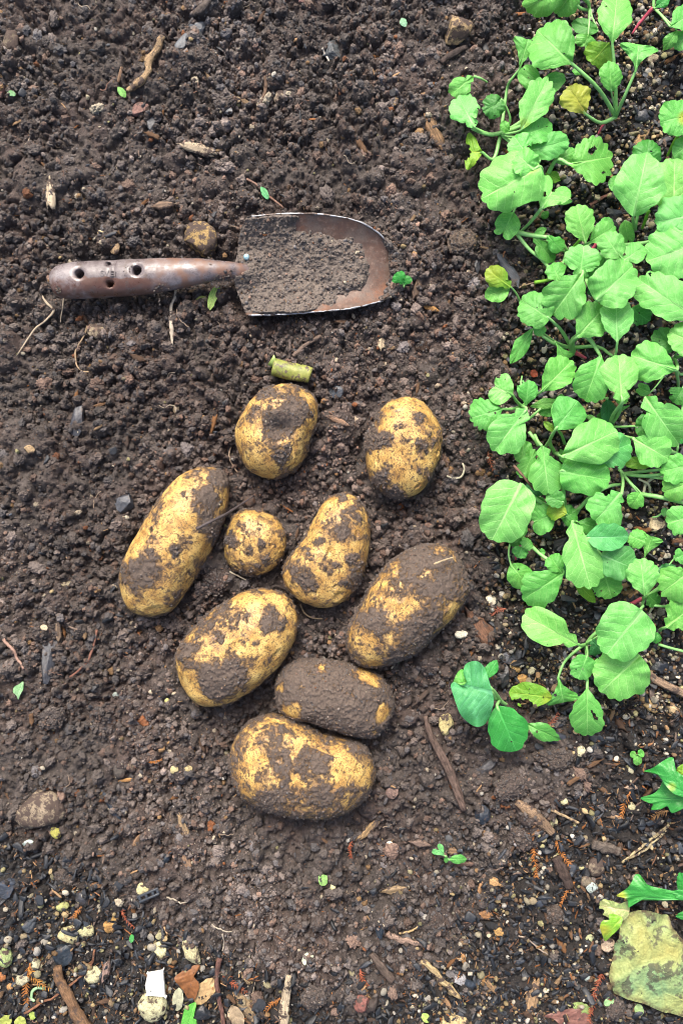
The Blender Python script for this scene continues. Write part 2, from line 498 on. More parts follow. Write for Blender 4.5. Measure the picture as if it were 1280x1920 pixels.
def flake_variant(name, mat, seed):
    rs = np.random.default_rng(seed)
    o = lump_variant(name, mat, seed, 3, .22, rs.uniform(.25, .5), 11)
    V = np.empty(len(o.data.vertices) * 3, np.float32); o.data.vertices.foreach_get('co', V); V = V.reshape(-1, 3) * np.array([rs.uniform(1.1, 1.9), rs.uniform(.6, .9), .9], np.float32)
    o.data.vertices.foreach_set('co', V.ravel()); o.data.update()
    return o

def instancer(name, P, scl, rot, tint, variants, parent=None):
    me = bpy.data.meshes.new(name)
    P = np.asarray(P, np.float32)
    me.vertices.add(len(P)); me.vertices.foreach_set('co', P.ravel())
    fattr(me, 'scl', scl, 'FLOAT_VECTOR'); fattr(me, 'rot', rot, 'FLOAT_VECTOR')
    fattr(me, 'tint', np.concatenate([tint, np.ones((len(P), 1))], 1), 'FLOAT_COLOR')
    fattr(me, 'pick', RNG.integers(0, len(variants), len(P)).astype(np.float32))
    o = obj(name, me, parent)
    ng = bpy.data.node_groups.new(name + '_scatter', 'GeometryNodeTree')
    ng.interface.new_socket('Geometry', in_out='INPUT', socket_type='NodeSocketGeometry')
    ng.interface.new_socket('Geometry', in_out='OUTPUT', socket_type='NodeSocketGeometry')
    N, L = ng.nodes, ng.links
    gi = N.new('NodeGroupInput'); go = N.new('NodeGroupOutput')
    g2i = N.new('GeometryNodeGeometryToInstance')
    for v in reversed(variants):
        oi = N.new('GeometryNodeObjectInfo'); oi.inputs['Object'].default_value = v
        L.new(oi.outputs['Geometry'], g2i.inputs[0])
    iop = N.new('GeometryNodeInstanceOnPoints')
    m2p = N.new('GeometryNodeMeshToPoints')
    L.new(gi.outputs[0], m2p.inputs[0]); L.new(m2p.outputs[0], iop.inputs['Points'])
    L.new(g2i.outputs[0], iop.inputs['Instance'])
    iop.inputs['Pick Instance'].default_value = True
    def named(n, t):
        a = N.new('GeometryNodeInputNamedAttribute'); a.data_type = t; a.inputs['Name'].default_value = n
        return a.outputs['Attribute']
    e2r = N.new('FunctionNodeEulerToRotation'); L.new(named('rot', 'FLOAT_VECTOR'), e2r.inputs[0])
    L.new(e2r.outputs[0], iop.inputs['Rotation'])
    L.new(named('scl', 'FLOAT_VECTOR'), iop.inputs['Scale'])
    L.new(named('pick', 'FLOAT'), iop.inputs['Instance Index'])
    L.new(iop.outputs[0], go.inputs[0])
    md = o.modifiers.new('scatter', 'NODES'); md.node_group = ng
    return o

M['crumb'] = mat_crumb('soil_crumb', 0.68, 0.45, 4.0)
M['grit'] = mat_crumb('pumice_grit', 0.85, 0.2, 4.0)
M['char'] = mat_crumb('charcoal_flake', 0.42, 0.5, 3.0)
M['shred'] = mat_crumb('wood_shred', 0.7, 0.3, 4.0)
CRUMBS = [lump_variant('crumb', M['crumb'], 100 + i, 4, .72, (.7, .95)[i % 2], 0, 1.9) for i in range(10)]
GRITS = [lump_variant('grit', M['grit'], 200 + i, 3, .35, 1.0, (0, 5)[i % 2]) for i in range(8)]
CLODS = [lump_variant('clod', M['crumb'], 500 + i, 5, .62, .9, 0, 1.5) for i in range(8)]
FLAKES = [flake_variant('flake', M['char'], 300 + i) for i in range(7)]
SHREDS = [sliver_variant('shred', M['shred'], 400 + i) for i in range(5)]

def powr(n, a, b, p):
    u = RNG.random(n)
    return (a ** (1 - p) + u * (b ** (1 - p) - a ** (1 - p))) ** (1 / (1 - p))

def soil_tint(n, px=None, py=None):
    v = np.exp(RNG.normal(0, .28, n))[:, None]
    c = np.array([0.0800, 0.0675, 0.0605]) * v
    q = RNG.random(n)
    c[q < .16] *= np.array([1.25, 1.0, .85])
    c[(q > .16) & (q < .34)] *= np.array([.78, .88, 1.0])
    c[q > .992] = np.array([.16, .10, .045])
    c[(q > .984) & (q <= .992)] = np.array([.26, .23, .17])
    c[(q > .979) & (q <= .984)] = np.array([.12, .045, .015])
    if px is not None:      # greyer towards the top and the bottom of the bed, redder in the middle
        w = np.exp(-((px - 560) / 520) ** 2 - ((py - 900) / 560) ** 2)[:, None]
        c = c * np.exp((fbm(np.stack([px, py, 0 * px], -1) / 150, 3, 19) - .5) * 1.5)[:, None]
        c = c * ((1 - w) * np.array([.98, .995, 1.02]) + w * np.array([1.08, .97, .93]))
    return c

def scatter_xy(n):
    return RNG.uniform(-0.305, 0.305, n), RNG.uniform(-0.44, 0.44, n)

def clear_of_things(px, py, pad=1.0):
    bad = in_poly(px, py, BLADE_POLY) | in_poly(px, py, HANDLE_POLY)
    for p in POT:
        P = np.array(p['poly'], float); c = P.mean(0)
        bad |= in_poly(px, py, c + (P - c) * 0.90 * pad)
    return ~bad

def build_stuff():
    # soil crumbs
    n = 215000
    x, y = scatter_xy(n); px, py = x / PX + 640, 960 - y / PX
    zn = mulch_zone(px, py)
    prs = PRESS[np.clip(((x - gx[0]) / GDX).astype(int), 0, NX - 1), np.clip(((y - gy[0]) / GDX).astype(int), 0, NY - 1)]
    ok = (RNG.random(n) > np.maximum(0.86 * zn, .60 * prs)) & clear_of_things(px, py)
    x, y, px, py, zn = x[ok], y[ok], px[ok], py[ok], zn[ok]; n = len(x)
    r = powr(n, .00050, .0034, 2.6) * (.75 + .7 * fbm(np.stack([x, y, 0 * x], -1) * 18, 2, 41))
    z = gz(x, y) + r * RNG.uniform(-.6, .6, n)
    s = r[:, None] * RNG.uniform(.75, 1.25, (n, 3))
    t = soil_tint(n, px, py) * (1 - .3 * zn[:, None])
    tag(instancer('soil_crumbs', np.stack([x, y, z], -1), s, RNG.uniform(0, 6.28, (n, 3)), t, CRUMBS), 'loose crumbs of dark brown soil over the whole bed', kind='stuff')
    # bigger clods, half sunk
    n = 5200
    x, y = scatter_xy(n); px, py = x / PX + 640, 960 - y / PX
    r = powr(n, .0026, .0082, 2.3)
    zn = mulch_zone(px, py)
    ok = (RNG.random(n) > np.maximum(.93 * zn, .25 + .35 * np.exp(-((px - 500) / 330) ** 2 - ((py - 1000) / 380) ** 2))) & clear_of_things(px, py, 1.22) & (tool_mask(px, py) < .05)
    x, y, px, py, r = x[ok], y[ok], px[ok], py[ok], r[ok]; n = len(x)
    tag(instancer('soil_lumps', np.stack([x, y, gsmooth(x, y, .003) - r * RNG.uniform(-.25, .35, n)], -1), r[:, None] * RNG.uniform(.75, 1.2, (n, 3)), RNG.uniform(0, 6.28, (n, 3)), soil_tint(n, px, py), CLODS), 'bigger lumps of dug soil half sunk among the crumbs', kind='stuff')
    # charcoal flakes
    n = 46000
    x, y = scatter_xy(n); px, py = x / PX + 640, 960 - y / PX
    zn = mulch_zone(px, py)
    ok = (RNG.random(n) < np.maximum(zn, .014)) & clear_of_things(px, py)
    x, y, zn = x[ok], y[ok], zn[ok]; n = len(x)
    r = powr(n, .0008, .0046, 2.1)
    z = gz(x, y) + r * RNG.uniform(.1, .7, n)
    t = np.array([.0130, .0155, .0195]) * np.exp(RNG.normal(0, .5, n))[:, None]
    rot = np.stack([RNG.normal(0, .45, n), RNG.normal(0, .45, n), RNG.uniform(0, 6.28, n)], -1)
    tag(instancer('charcoal_flakes', np.stack([x, y, z], -1), r[:, None] * RNG.uniform(.6, 1.3, (n, 3)), rot, t, FLAKES), 'small black charcoal flakes mulching the soil between the plants', kind='stuff')
    # pumice grit
    n = 62000
    x, y = scatter_xy(n); px, py = x / PX + 640, 960 - y / PX
    zn = mulch_zone(px, py)
    w = zn * np.where((px > 900) & (py < 1330), 1.0 + .8 * ((px > 1040) & (py < 560)), .26) * (0.4 + 1.1 * sstep(.4, .65, fbm(np.stack([x, y, 0 * x], -1) * 22, 2, 77)))
    ok = (RNG.random(n) < np.maximum(w, .010)) & clear_of_things(px, py)
    x, y, px, py = x[ok], y[ok], px[ok], py[ok]; n = len(x)
    r = powr(n, .0008, .0031, 2.0)
    z = gz(x, y) + r * RNG.uniform(0.3, 1.0, n)
    pal = np.array([[.52, .47, .33], [.42, .33, .18], [.58, .53, .42], [.36, .34, .18], [.30, .19, .10], [.56, .54, .48], [.20, .13, .08], [.13, .10, .08]])
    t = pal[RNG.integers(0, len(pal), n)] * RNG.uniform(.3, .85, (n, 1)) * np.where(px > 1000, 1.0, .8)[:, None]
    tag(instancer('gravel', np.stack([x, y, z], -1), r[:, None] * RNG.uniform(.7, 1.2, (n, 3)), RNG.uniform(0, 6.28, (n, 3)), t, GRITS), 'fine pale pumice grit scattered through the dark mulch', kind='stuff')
    # wood shreds
    n = 20000
    x, y = scatter_xy(n); px, py = x / PX + 640, 960 - y / PX
    zn = mulch_zone(px, py)
    w = zn * np.where(py > 1250, .85, .18)
    ok = (RNG.random(n) < np.maximum(w, .034)) & clear_of_things(px, py)
    x, y = x[ok], y[ok]; n = len(x)
    r = powr(n, .0012, .0058, 2.0)
    z = gz(x, y) + .0006
    pal = np.array([[.17, .085, .04], [.10, .052, .03], [.30, .19, .10], [.21, .085, .028], [.07, .045, .033], [.13, .095, .075]])
    t = pal[RNG.integers(0, len(pal), n)] * RNG.uniform(.6, 1.15, (n, 1))
    rot = np.stack([RNG.normal(0, .3, n), RNG.normal(0, .3, n), RNG.uniform(0, 6.28, n)], -1)
    tag(instancer('wood_shreds', np.stack([x, y, z], -1), r[:, None] * np.stack([np.ones(n), RNG.uniform(.5, 1.3, n), RNG.uniform(.6, 1.2, n)], -1), rot, t, SHREDS), 'fine brown shreds of wood and bark lying loose on the soil', kind='stuff')

build_stuff()
# ---------------------------------------------------------------- potatoes
def mat_potato():
    t = NT('potato_skin')
    co = t.coord()
    mud = t.attr('mud')
    n1 = t.noise(co, 90, 4, .6); n2 = t.noise(co, 420, 4, .7); n3 = t.noise(co, 1300, 3, .7)
    skin = t.ramp(n1, [(.28, (.20, .098, .026)), (.40, (.36, .205, .055)), (.52, (.50, .320, .092)), (.68, (.60, .430, .150))])
    skin = t.mix(t.rng(n2, .45, .75, 0, .55), skin, (.50, .32, .115))
    skin = t.mix(t.rng(n3, .5, .68, 0, .45), skin, (.20, .10, .035))
    film = t.rng(t.math('ADD', mud, t.math('MULTIPLY', t.math('SUBTRACT', n1, .5), 1.2)), .05, .6, 0, .6)
    skin = t.mix(film, skin, (.235, .130, .055))
    smear = t.rng(t.math('ADD', mud, t.math('MULTIPLY', t.math('SUBTRACT', n2, .5), 1.1)), .0, .42, 0, .8)
    skin = t.mix(smear, skin, (.150, .092, .050))
    # lenticels and stuck grains
    v = t.noise(co, 620, 2, .6, 1.2); v2 = t.noise(co, 1050, 2, .6, .6)
    dots = t.math('MULTIPLY', t.rng(v, .545, .60), t.rng(n2, .34, .50))
    dots2 = t.math('MULTIPLY', t.rng(v2, .57, .62), t.rng(n2, .38, .52))
    skin = t.mix(t.math('MULTIPLY', t.math('MAXIMUM', dots, dots2), .82), skin, (.045, .026, .016))
    fl = t.math('MULTIPLY', t.rng(t.noise(co, 330, 3, .6, .8), .58, .64), t.rng(t.noise(co, 60, 2), .40, .58))
    skin = t.mix(t.math('MULTIPLY', fl, .85), skin, (.075, .052, .040))
    m = t.math('ADD', mud, t.math('MULTIPLY', t.math('SUBTRACT', n2, .5), 1.75))
    m = t.math('ADD', m, t.math('MULTIPLY', t.math('SUBTRACT', n3, .5), .9))
    m = t.math('ADD', m, t.math('MULTIPLY', t.math('SUBTRACT', t.noise(co, 190, 3, .65), .5), 1.5))
    mask = t.rng(m, .35, .65)
    mc = t.ramp(t.noise(co, 700, 4, .7), [(.3, (.050, .037, .029)), (.7, (.125, .094, .075))])
    c = t.mix(mask, skin, mc)
    h = t.math('ADD', t.math('MULTIPLY', mask, .9), t.math('MULTIPLY', t.math('MULTIPLY', n3, mask), .8))
    h = t.math('ADD', h, t.math('MULTIPLY', n2, .12))
    h = t.math('ADD', h, t.math('MULTIPLY', dots, -.12))
    b = t.bump(h, .8, .0011)
    return t.done(c, t.mix(mask, (.5,) * 3, (.8,) * 3), b, .4)

M['potato'] = mat_potato()
POT_GEO = []

def build_potato(p, seed):
    D, F = ico(7)
    hz = p['h'] / 2
    zc = hz * 0.80 - 0.010
    poly = spline(p['poly'], 120, True)
    W = np.array([at(a, b, zc)[:2] for a, b in poly])
    c = W.mean(0)
    th = np.arctan2(W[:, 1] - c[1], W[:, 0] - c[0]); R = np.hypot(W[:, 0] - c[0], W[:, 1] - c[1])
    o = np.argsort(th); th, R = th[o], R[o]
    ang = np.arctan2(D[:, 1], D[:, 0]); hc = np.hypot(D[:, 0], D[:, 1])
    r = np.interp(ang, th, R, period=2 * np.pi)
    k = hc ** 0.93
    rmin = R.min()
    V = np.stack([np.cos(ang) * r * k, np.sin(ang) * r * k, np.sign(D[:, 2]) * np.abs(D[:, 2]) ** 0.95 * hz], -1)
    # flatten pinching along the long axis: height follows the distance to the outline
    S = V + np.array([c[0], c[1], 0]) + seed * 3.1
    bump = (fbm(S * 28, 3, 40 + seed) - .5) * .0075
    er = np.random.default_rng(seed)
    for _ in range(16):
        e = er.normal(size=3); e[2] = abs(e[2]) * .8; e /= np.linalg.norm(e)
        q = np.linalg.norm((D - e) * np.array([1, 1, 1]), axis=1) / er.uniform(.05, .10)
        bump = bump - er.uniform(.0005, .0012) * np.exp(-q * q) + .0004 * np.exp(-((q - 1.5) / .5) ** 2)
    V = V + D * bump[:, None]
    ppx, ppy = to_px(V[:, 0] + c[0], V[:, 1] + c[1], zc + V[:, 2])
    top = D[:, 2] > -0.2
    for dx, dy, dr, dep in p['dent']:
        g = np.exp(-((ppx - dx) ** 2 + ((ppy - dy) * 1.35) ** 2) / dr ** 2) * (D[:, 2] > 0)
        V[:, 2] -= g * dep
    m = np.full(len(V), p['bias'])
    for bx, by, br, bs in p['mud']:
        q = np.hypot(ppx - bx + 9 * (fbm(S * 120, 2, 3) - .5) * 2, ppy - by + 9 * (fbm(S * 120 + 50, 2, 4) - .5) * 2) / br
        m += .82 * bs * (1 - sstep(.25, 1.45, q)) * top
    m += (fbm(S * 70, 4, 60 + seed, .68) - .5) * 1.7 + .12
    m += (fbm(S * 240, 4, 70 + seed, .65) - .5) * 1.25
    m += sstep(.42, -.25, D[:, 2]) * .62
    k = sstep(.40, .58, m)
    V = V + D * (k * (.0001 + .0020 * np.maximum(fbm(S * 520, 3, 5) - .38, 0) * 2))[:, None]
    me = mk_mesh('potato', V, F, M['potato'])
    fattr(me, 'mud', m)
    ob = tag(obj('potato', me, loc=(c[0], c[1], zc)), p['label'], 'potato', 'potatoes dug up and laid together on the soil')
    # soil stuck on the muddy places
    w = np.nonzero((m > .50) & (D[:, 2] > -.1))[0]
    pick = RNG.choice(w, min(len(w) // 9, 1500), replace=False)
    n = len(pick)
    rr = powr(n, .00035, .0014, 2.6)
    stuck = instancer('caked_soil', V[pick] + D[pick] * .0002, rr[:, None] * RNG.uniform(.7, 1.2, (n, 3)), RNG.uniform(0, 6.28, (n, 3)), soil_tint(n) * 1.35, CRUMBS, ob)
    tag(stuck, kind='stuff')
    POT_GEO.append((V + np.array([c[0], c[1], zc]), ob))

for i, p in enumerate(POT):
    build_potato(p, i + 1)

def pot_top(i, px, py):
    """height of potato i's skin at a photograph pixel"""
    V = POT_GEO[i][0]
    qx, qy = to_px(V[:, 0], V[:, 1], V[:, 2])
    d = (qx - px) ** 2 + (qy - py) ** 2 - V[:, 2] * 2000
    return V[np.argmin(d), 2]

# ---------------------------------------------------------------- trowel
def mat_trowel(name, blade):
    t = NT(name)
    co = t.coord()
    n1 = t.noise(co, 28, 4, .6); n2 = t.noise(co, 240, 4, .7); n3 = t.noise(co, 900, 3, .7)
    if blade:
        dust = t.rng(t.noise(co, 75, 4, .7), .40, .66, 0, .8)
        c = t.ramp(n1, [(.3, (.055, .035, .028)), (.55, (.095, .052, .036)), (.75, (.20, .082, .038))])
        c = t.mix(t.rng(n2, .5, .72, 0, .8), c, (.17, .115, .092))
        c = t.mix(dust, c, (.105, .080, .066))
        c = t.mix(t.math('MULTIPLY', t.rng(n3, .52, .66), .6), c, (.050, .038, .031))
        return t.done(c, t.rng(n2, .3, .7, .32, .62), t.bump(n2, .4, .0006), .5, .25)
    c = t.ramp(n2, [(.3, (.068, .055, .057)), (.7, (.140, .118, .122))])
    sep = t.node('ShaderNodeSeparateXYZ'); t.put(sep.inputs[0], co)
    worn = t.math('ADD', sep.outputs[1], t.math('MULTIPLY', t.math('SUBTRACT', t.noise(co, 60, 3), .5), .012))
    lo = t.rng(worn, -.0118, -.0106, 1, 0)
    far = t.rng(sep.outputs[0], -.080, -.066, 1, 0)
    c = t.mix(t.math('MULTIPLY', t.math('MULTIPLY', lo, far), .85), c, (.075, .030, .016))
    c = t.mix(t.rng(t.noise(co, 130, 4, .7), .56, .66, 0, .7), c, (.070, .050, .042))
    c = t.mix(t.rng(t.noise(co, 38, 4, .65), .5, .68, 0, .6), c, (.22, .20, .205))
    c = t.mix(t.math('MULTIPLY', t.rng(n3, .58, .66), .6), c, (.03, .02, .016))
    tip = t.rng(sep.outputs[0], -.095, -.055)
    c = t.mix(t.math('MULTIPLY', tip, t.rng(t.noise(co, 90, 3), .4, .65)), c, (.13, .070, .048))
    b = t.bump(n2, .35, .0005); b = t.bump(t.noise(co, 45, 3), .4, .002, b)
    return t.done(c, t.rng(t.noise(co, 90, 4, .7), .35, .65, .22, .6), b, .55)

M['blade'] = mat_trowel('rusty_blade', True)
M['handle'] = mat_trowel('painted_handle', False)
t = NT('bright_edge'); M['edge'] = t.done(t.mix(t.rng(t.noise(t.coord(), 180, 3), .45, .62), (.33, .34, .36), (.10, .075, .062)), .42, t.bump(t.noise(t.coord(), 500, 3), .4, .0005), .5, .55)
t = NT('stamp'); M['stamp'] = t.done((.06, .05, .055), .5)

trowel = bpy.data.objects.new('trowel', None); COL.objects.link(trowel)
TR0 = np.array(at(475, 512, 0.0))
trowel.location = TR0
tag(trowel, 'rusty one piece metal hand trowel lying flat with soil in its scoop', 'trowel')

def coons(nu, nv):
    def arc(pts, n):
        s = spline(pts, 400); d = np.r_[0, np.cumsum(np.hypot(*np.diff(s, axis=0).T))]; d /= d[-1]
        u = np.linspace(0, 1, n)
        return np.stack([np.interp(u, d, s[:, 0]), np.interp(u, d, s[:, 1])], -1)
    T, B, L, R = arc(BLADE_T, nu), arc(BLADE_B, nu), arc(BLADE_L, nv), arc(BLADE_R, nv)
    u = np.linspace(0, 1, nu)[:, None, None]; v = np.linspace(0, 1, nv)[None, :, None]
    S = (1 - v) * T[:, None] + v * B[:, None] + (1 - u) * L[None] + u * R[None]
    S = S - ((1 - u) * (1 - v) * T[0] + u * (1 - v) * T[-1] + (1 - u) * v * B[0] + u * v * B[-1])
    return S, u[..., 0] + 0 * v[..., 0], v[..., 0] + 0 * u[..., 0]

def blade_z(u, v, px, py):
    a = 2 * v - 1
    z = .0035 + .0165 * np.abs(a) ** 2.2 * (1 - .42 * u) + .0030 * (1 - u) - .006 * sstep(.72, 1, u)
    # the socket where the handle runs into the blade
    z = z + .0125 * np.exp(-((py - 512) / 25) ** 2) * (1 - sstep(442, 520, px))
    z = z + .0006 * (fbm(np.stack([px * .02, py * .02, 0 * px], -1).reshape(-1, 3), 2, 8).reshape(px.shape) - .5)
    return z

S, U_, V_ = coons(120, 80)
BZ = blade_z(U_, V_, S[..., 0], S[..., 1])
def to_world(S, Z):
    k = PX * (CAM_H - Z) / CAM_H
    return np.stack([(S[..., 0] - 640) * k, (960 - S[..., 1]) * k, Z], -1)
BW = to_world(S, BZ) - TR0
TH = .0017
n0, n1 = S.shape[:2]
top = BW.reshape(-1, 3); bot = top - np.array([0, 0, TH])
Fq = grid_faces(n0, n1)
idx = np.arange(n0 * n1).reshape(n0, n1)
rim = np.concatenate([idx[:, 0], idx[-1, 1:], idx[-2::-1, -1], idx[0, -2:0:-1]])
rn = np.roll(rim, -1); K = n0 * n1
side = np.stack([rim, rim + K, rn + K, rn], 1)
me = mk_mesh('blade', np.vstack([top, bot]), np.vstack([Fq[:, ::-1], Fq + K, side]), M['blade'])
obj('blade', me, trowel)
# worn bright edge along both long sides and round the nose
edge_top = BW[4:, 0]; edge_nose = BW[-1, 1:int(n1 * .42)]
P = np.vstack([edge_top, edge_nose])
V, F = tube_arrays(P[::2] + np.array([0, .0002, -.0004]), .0007, 6, True, 1.0, .7, 3)
obj('worn_edge', mk_mesh('worn_edge', V, F, M['edge']), trowel)
V, F = tube_arrays(BW[2:, -1][::2] + np.array([0, -.0002, -.0004]), .0007, 6, True, 1.0, .7, 4)
obj('worn_edge', mk_mesh('worn_edge', V, F, M['edge']), trowel)
# handle
HS = spline([(a, b, c, d * 1000) for a, b, c, d in HANDLE], 300)
HP = np.array([at(a, b, d / 1000) for a, b, c, d in HS]); HR = HS[:, 2] * PX * (CAM_H - HS[:, 3] / 1000) / CAM_H
NVH = 120
V, F = tube_arrays(HP - TR0, np.maximum(HR, .0006), NVH, True, .82)
W = V + TR0
hx, hy = to_px(W[:, 0], W[:, 1], W[:, 2])
zc = np.interp(hx, HS[:, 0], HS[:, 3] / 1000)
up = W[:, 2] > zc
V[:, 2] += .0012 * (fbm(W * 60, 3, 91) - .5) * up
V[:, 2] -= .0011 * np.exp(-((hx - 212) / 5.5) ** 2) * up * (hy > 480)
for cx, cy, cr, dep in ((148, 512.5, 8.6, .017), (256, 506, 8.8, .017), (205, 531, 6.6, .014), (203, 493.5, 3.8, .006)):
    d = np.hypot(hx - cx, hy - cy) / cr
    V[:, 2] -= dep * (1 - sstep(.72, 1.02, d)) * up
    V[:, 2] -= .0009 * np.exp(-((d - 1.15) / .35) ** 2) * up
me = mk_mesh('handle', V, F, M['handle'])
obj('handle', me, trowel)
# the worn stamp in the grip
cu = bpy.data.curves.new('stamp', 'FONT'); cu.body = 'SVEN'; cu.size = 15 * PX; cu.extrude = .0006; cu.align_x = 'CENTER'; cu.space_character = 1.05
tmp = bpy.data.objects.new('stamp_tmp', cu); COL.objects.link(tmp)
dg = bpy.context.evaluated_depsgraph_get()
sm = bpy.data.meshes.new_from_object(tmp.evaluated_get(dg)); bpy.data.objects.remove(tmp)
sm.name = 'lettering'; sm.materials.clear(); sm.materials.append(M['stamp'])
hx0, hy0, hz0 = at(206, 517, .0328)
obj('lettering', sm, trowel, loc=np.array([hx0, hy0, .0192 + .82 * .0141 - .0004]) - TR0)

# soil lying in the scoop
S2, U2, V2 = coons(230, 150)
pxs, pys = S2[..., 0], S2[..., 1]
mask = np.full(pxs.shape, .92)
for bx, by, brx, bry, s in ((622, 420, 66, 26, 1.1), (700, 450, 34, 34, .8), (712, 470, 20, 50, .75), (705, 520, 20, 36, .7), (690, 560, 52, 26, 1.1), (640, 585, 60, 16, .8), (660, 480, 40, 30, .25), (455, 500, 20, 10, .4), (470, 415, 20, 20, .2), (447, 455, 10, 40, .5), (462, 585, 34, 16, .35), (520, 592, 70, 6, .3), (730, 440, 30, 20, .9)):
    mask -= s * np.exp(-((pxs - bx) / brx) ** 2 - ((pys - by) / bry) ** 2)
mask -= .4 * sstep(.04, 0, V2) + .4 * sstep(.97, 1, V2)
mask += .9 * sstep(.90, .99, U2)
mask += (fbm(np.stack([pxs / 26, pys / 26, 0 * pxs], -1).reshape(-1, 3), 3, 88) - .5).reshape(pxs.shape) * .9
WP = np.stack([pxs * PX, pys * PX, 0 * pxs], -1).reshape(-1, 3)
nz = lambda s, o, k: (fbm(WP * s, o, k) - .5).reshape(pxs.shape)
tk = np.clip((mask - .42) * .011, -.003, .0042) + nz(110, 3, 14) * .0045 + nz(420, 3, 15) * .0034 + nz(1000, 2, 16) * .0016
CZ = blade_z(U2, V2, pxs, pys) + tk
CW = to_world(S2, np.maximum(CZ, blade_z(U2, V2, pxs, pys) - .0011))
def mat_crust():
    t = NT('dry_soil_crust'); co = t.coord()
    n = t.noise(co, 420, 4, .7); n2 = t.noise(co, 40, 3)
    c = t.ramp(n, [(.28, (.060, .049, .042)), (.72, (.150, .126, .110))])
    c = t.mix(t.rng(n2, .45, .65, 0, .35), c, (.16, .13, .108))
    return t.done(c, .85, t.bump(t.noise(co, 1100, 3, .7), .8, .0009), .25)
M['crust'] = mat_crust()
me = mk_mesh('scooped_soil', CW.reshape(-1, 3), grid_faces(*S2.shape[:2])[:, ::-1], M['crust'])
ob = tag(obj('scooped_soil', me), 'crumbly brown soil lying in the scoop of the trowel', kind='stuff')
w = np.nonzero((tk > .0004).ravel())[0]
pk = RNG.choice(w, 2600, replace=False); n = len(pk)
rr = powr(n, .0004, .0021, 2.6)
tag(instancer('soil_grains', CW.reshape(-1, 3)[pk], rr[:, None] * RNG.uniform(.7, 1.2, (n, 3)), RNG.uniform(0, 6.28, (n, 3)), soil_tint(n) * 1.5, CRUMBS), 'loose soil grains sprinkled over the trowel blade', kind='stuff')
w = np.nonzero(((U2 > .90) & (V2 > .03) & (V2 < .93)).ravel())[0]
pk = RNG.choice(w, 420, replace=False); n = len(pk)
rr = powr(n, .0010, .0042, 2.2)
tag(instancer('buried_nose_soil', CW.reshape(-1, 3)[pk], rr[:, None] * RNG.uniform(.7, 1.2, (n, 3)), RNG.uniform(0, 6.28, (n, 3)), soil_tint(n) * 1.05, CRUMBS), 'soil crumbs heaped over the nose of the trowel', kind='stuff')
# mud stuck to the grip
mudp = [(238, 492, 14, .9), (236, 503, 8, .6), (100, 528, 12, .9), (103, 512, 10, .6), (105, 545, 10, .6), (395, 488, 12, .4), (425, 522, 16, .6), (405, 526, 12, .5), (300, 545, 16, .3)]
pts = []
for mx, my, mr, dens in mudp:
    k = int(110 * dens * mr / 12)
    qx = mx + RNG.normal(0, mr * .5, k); qy = my + RNG.normal(0, mr * .5, k)
    cy = np.interp(qx, HS[:, 0], HS[:, 1]); cr = np.interp(qx, HS[:, 0], HS[:, 2]); cz = np.interp(qx, HS[:, 0], HS[:, 3]) / 1000
    tt = np.clip(np.abs(qy - cy) / cr, 0, .999)
    zz = cz + .82 * cr * PX * np.sqrt(1 - tt ** 2)
    pts += [at(a, b, c) for a, b, c in zip(qx, qy, zz)]
pts = np.array(pts) - TR0; n = len(pts); rr = powr(n, .0004, .0016, 2.4)
tag(instancer('stuck_mud', pts, rr[:, None] * RNG.uniform(.7, 1.2, (n, 3)), RNG.uniform(0, 6.28, (n, 3)), soil_tint(n), CRUMBS, trowel), kind='stuff')
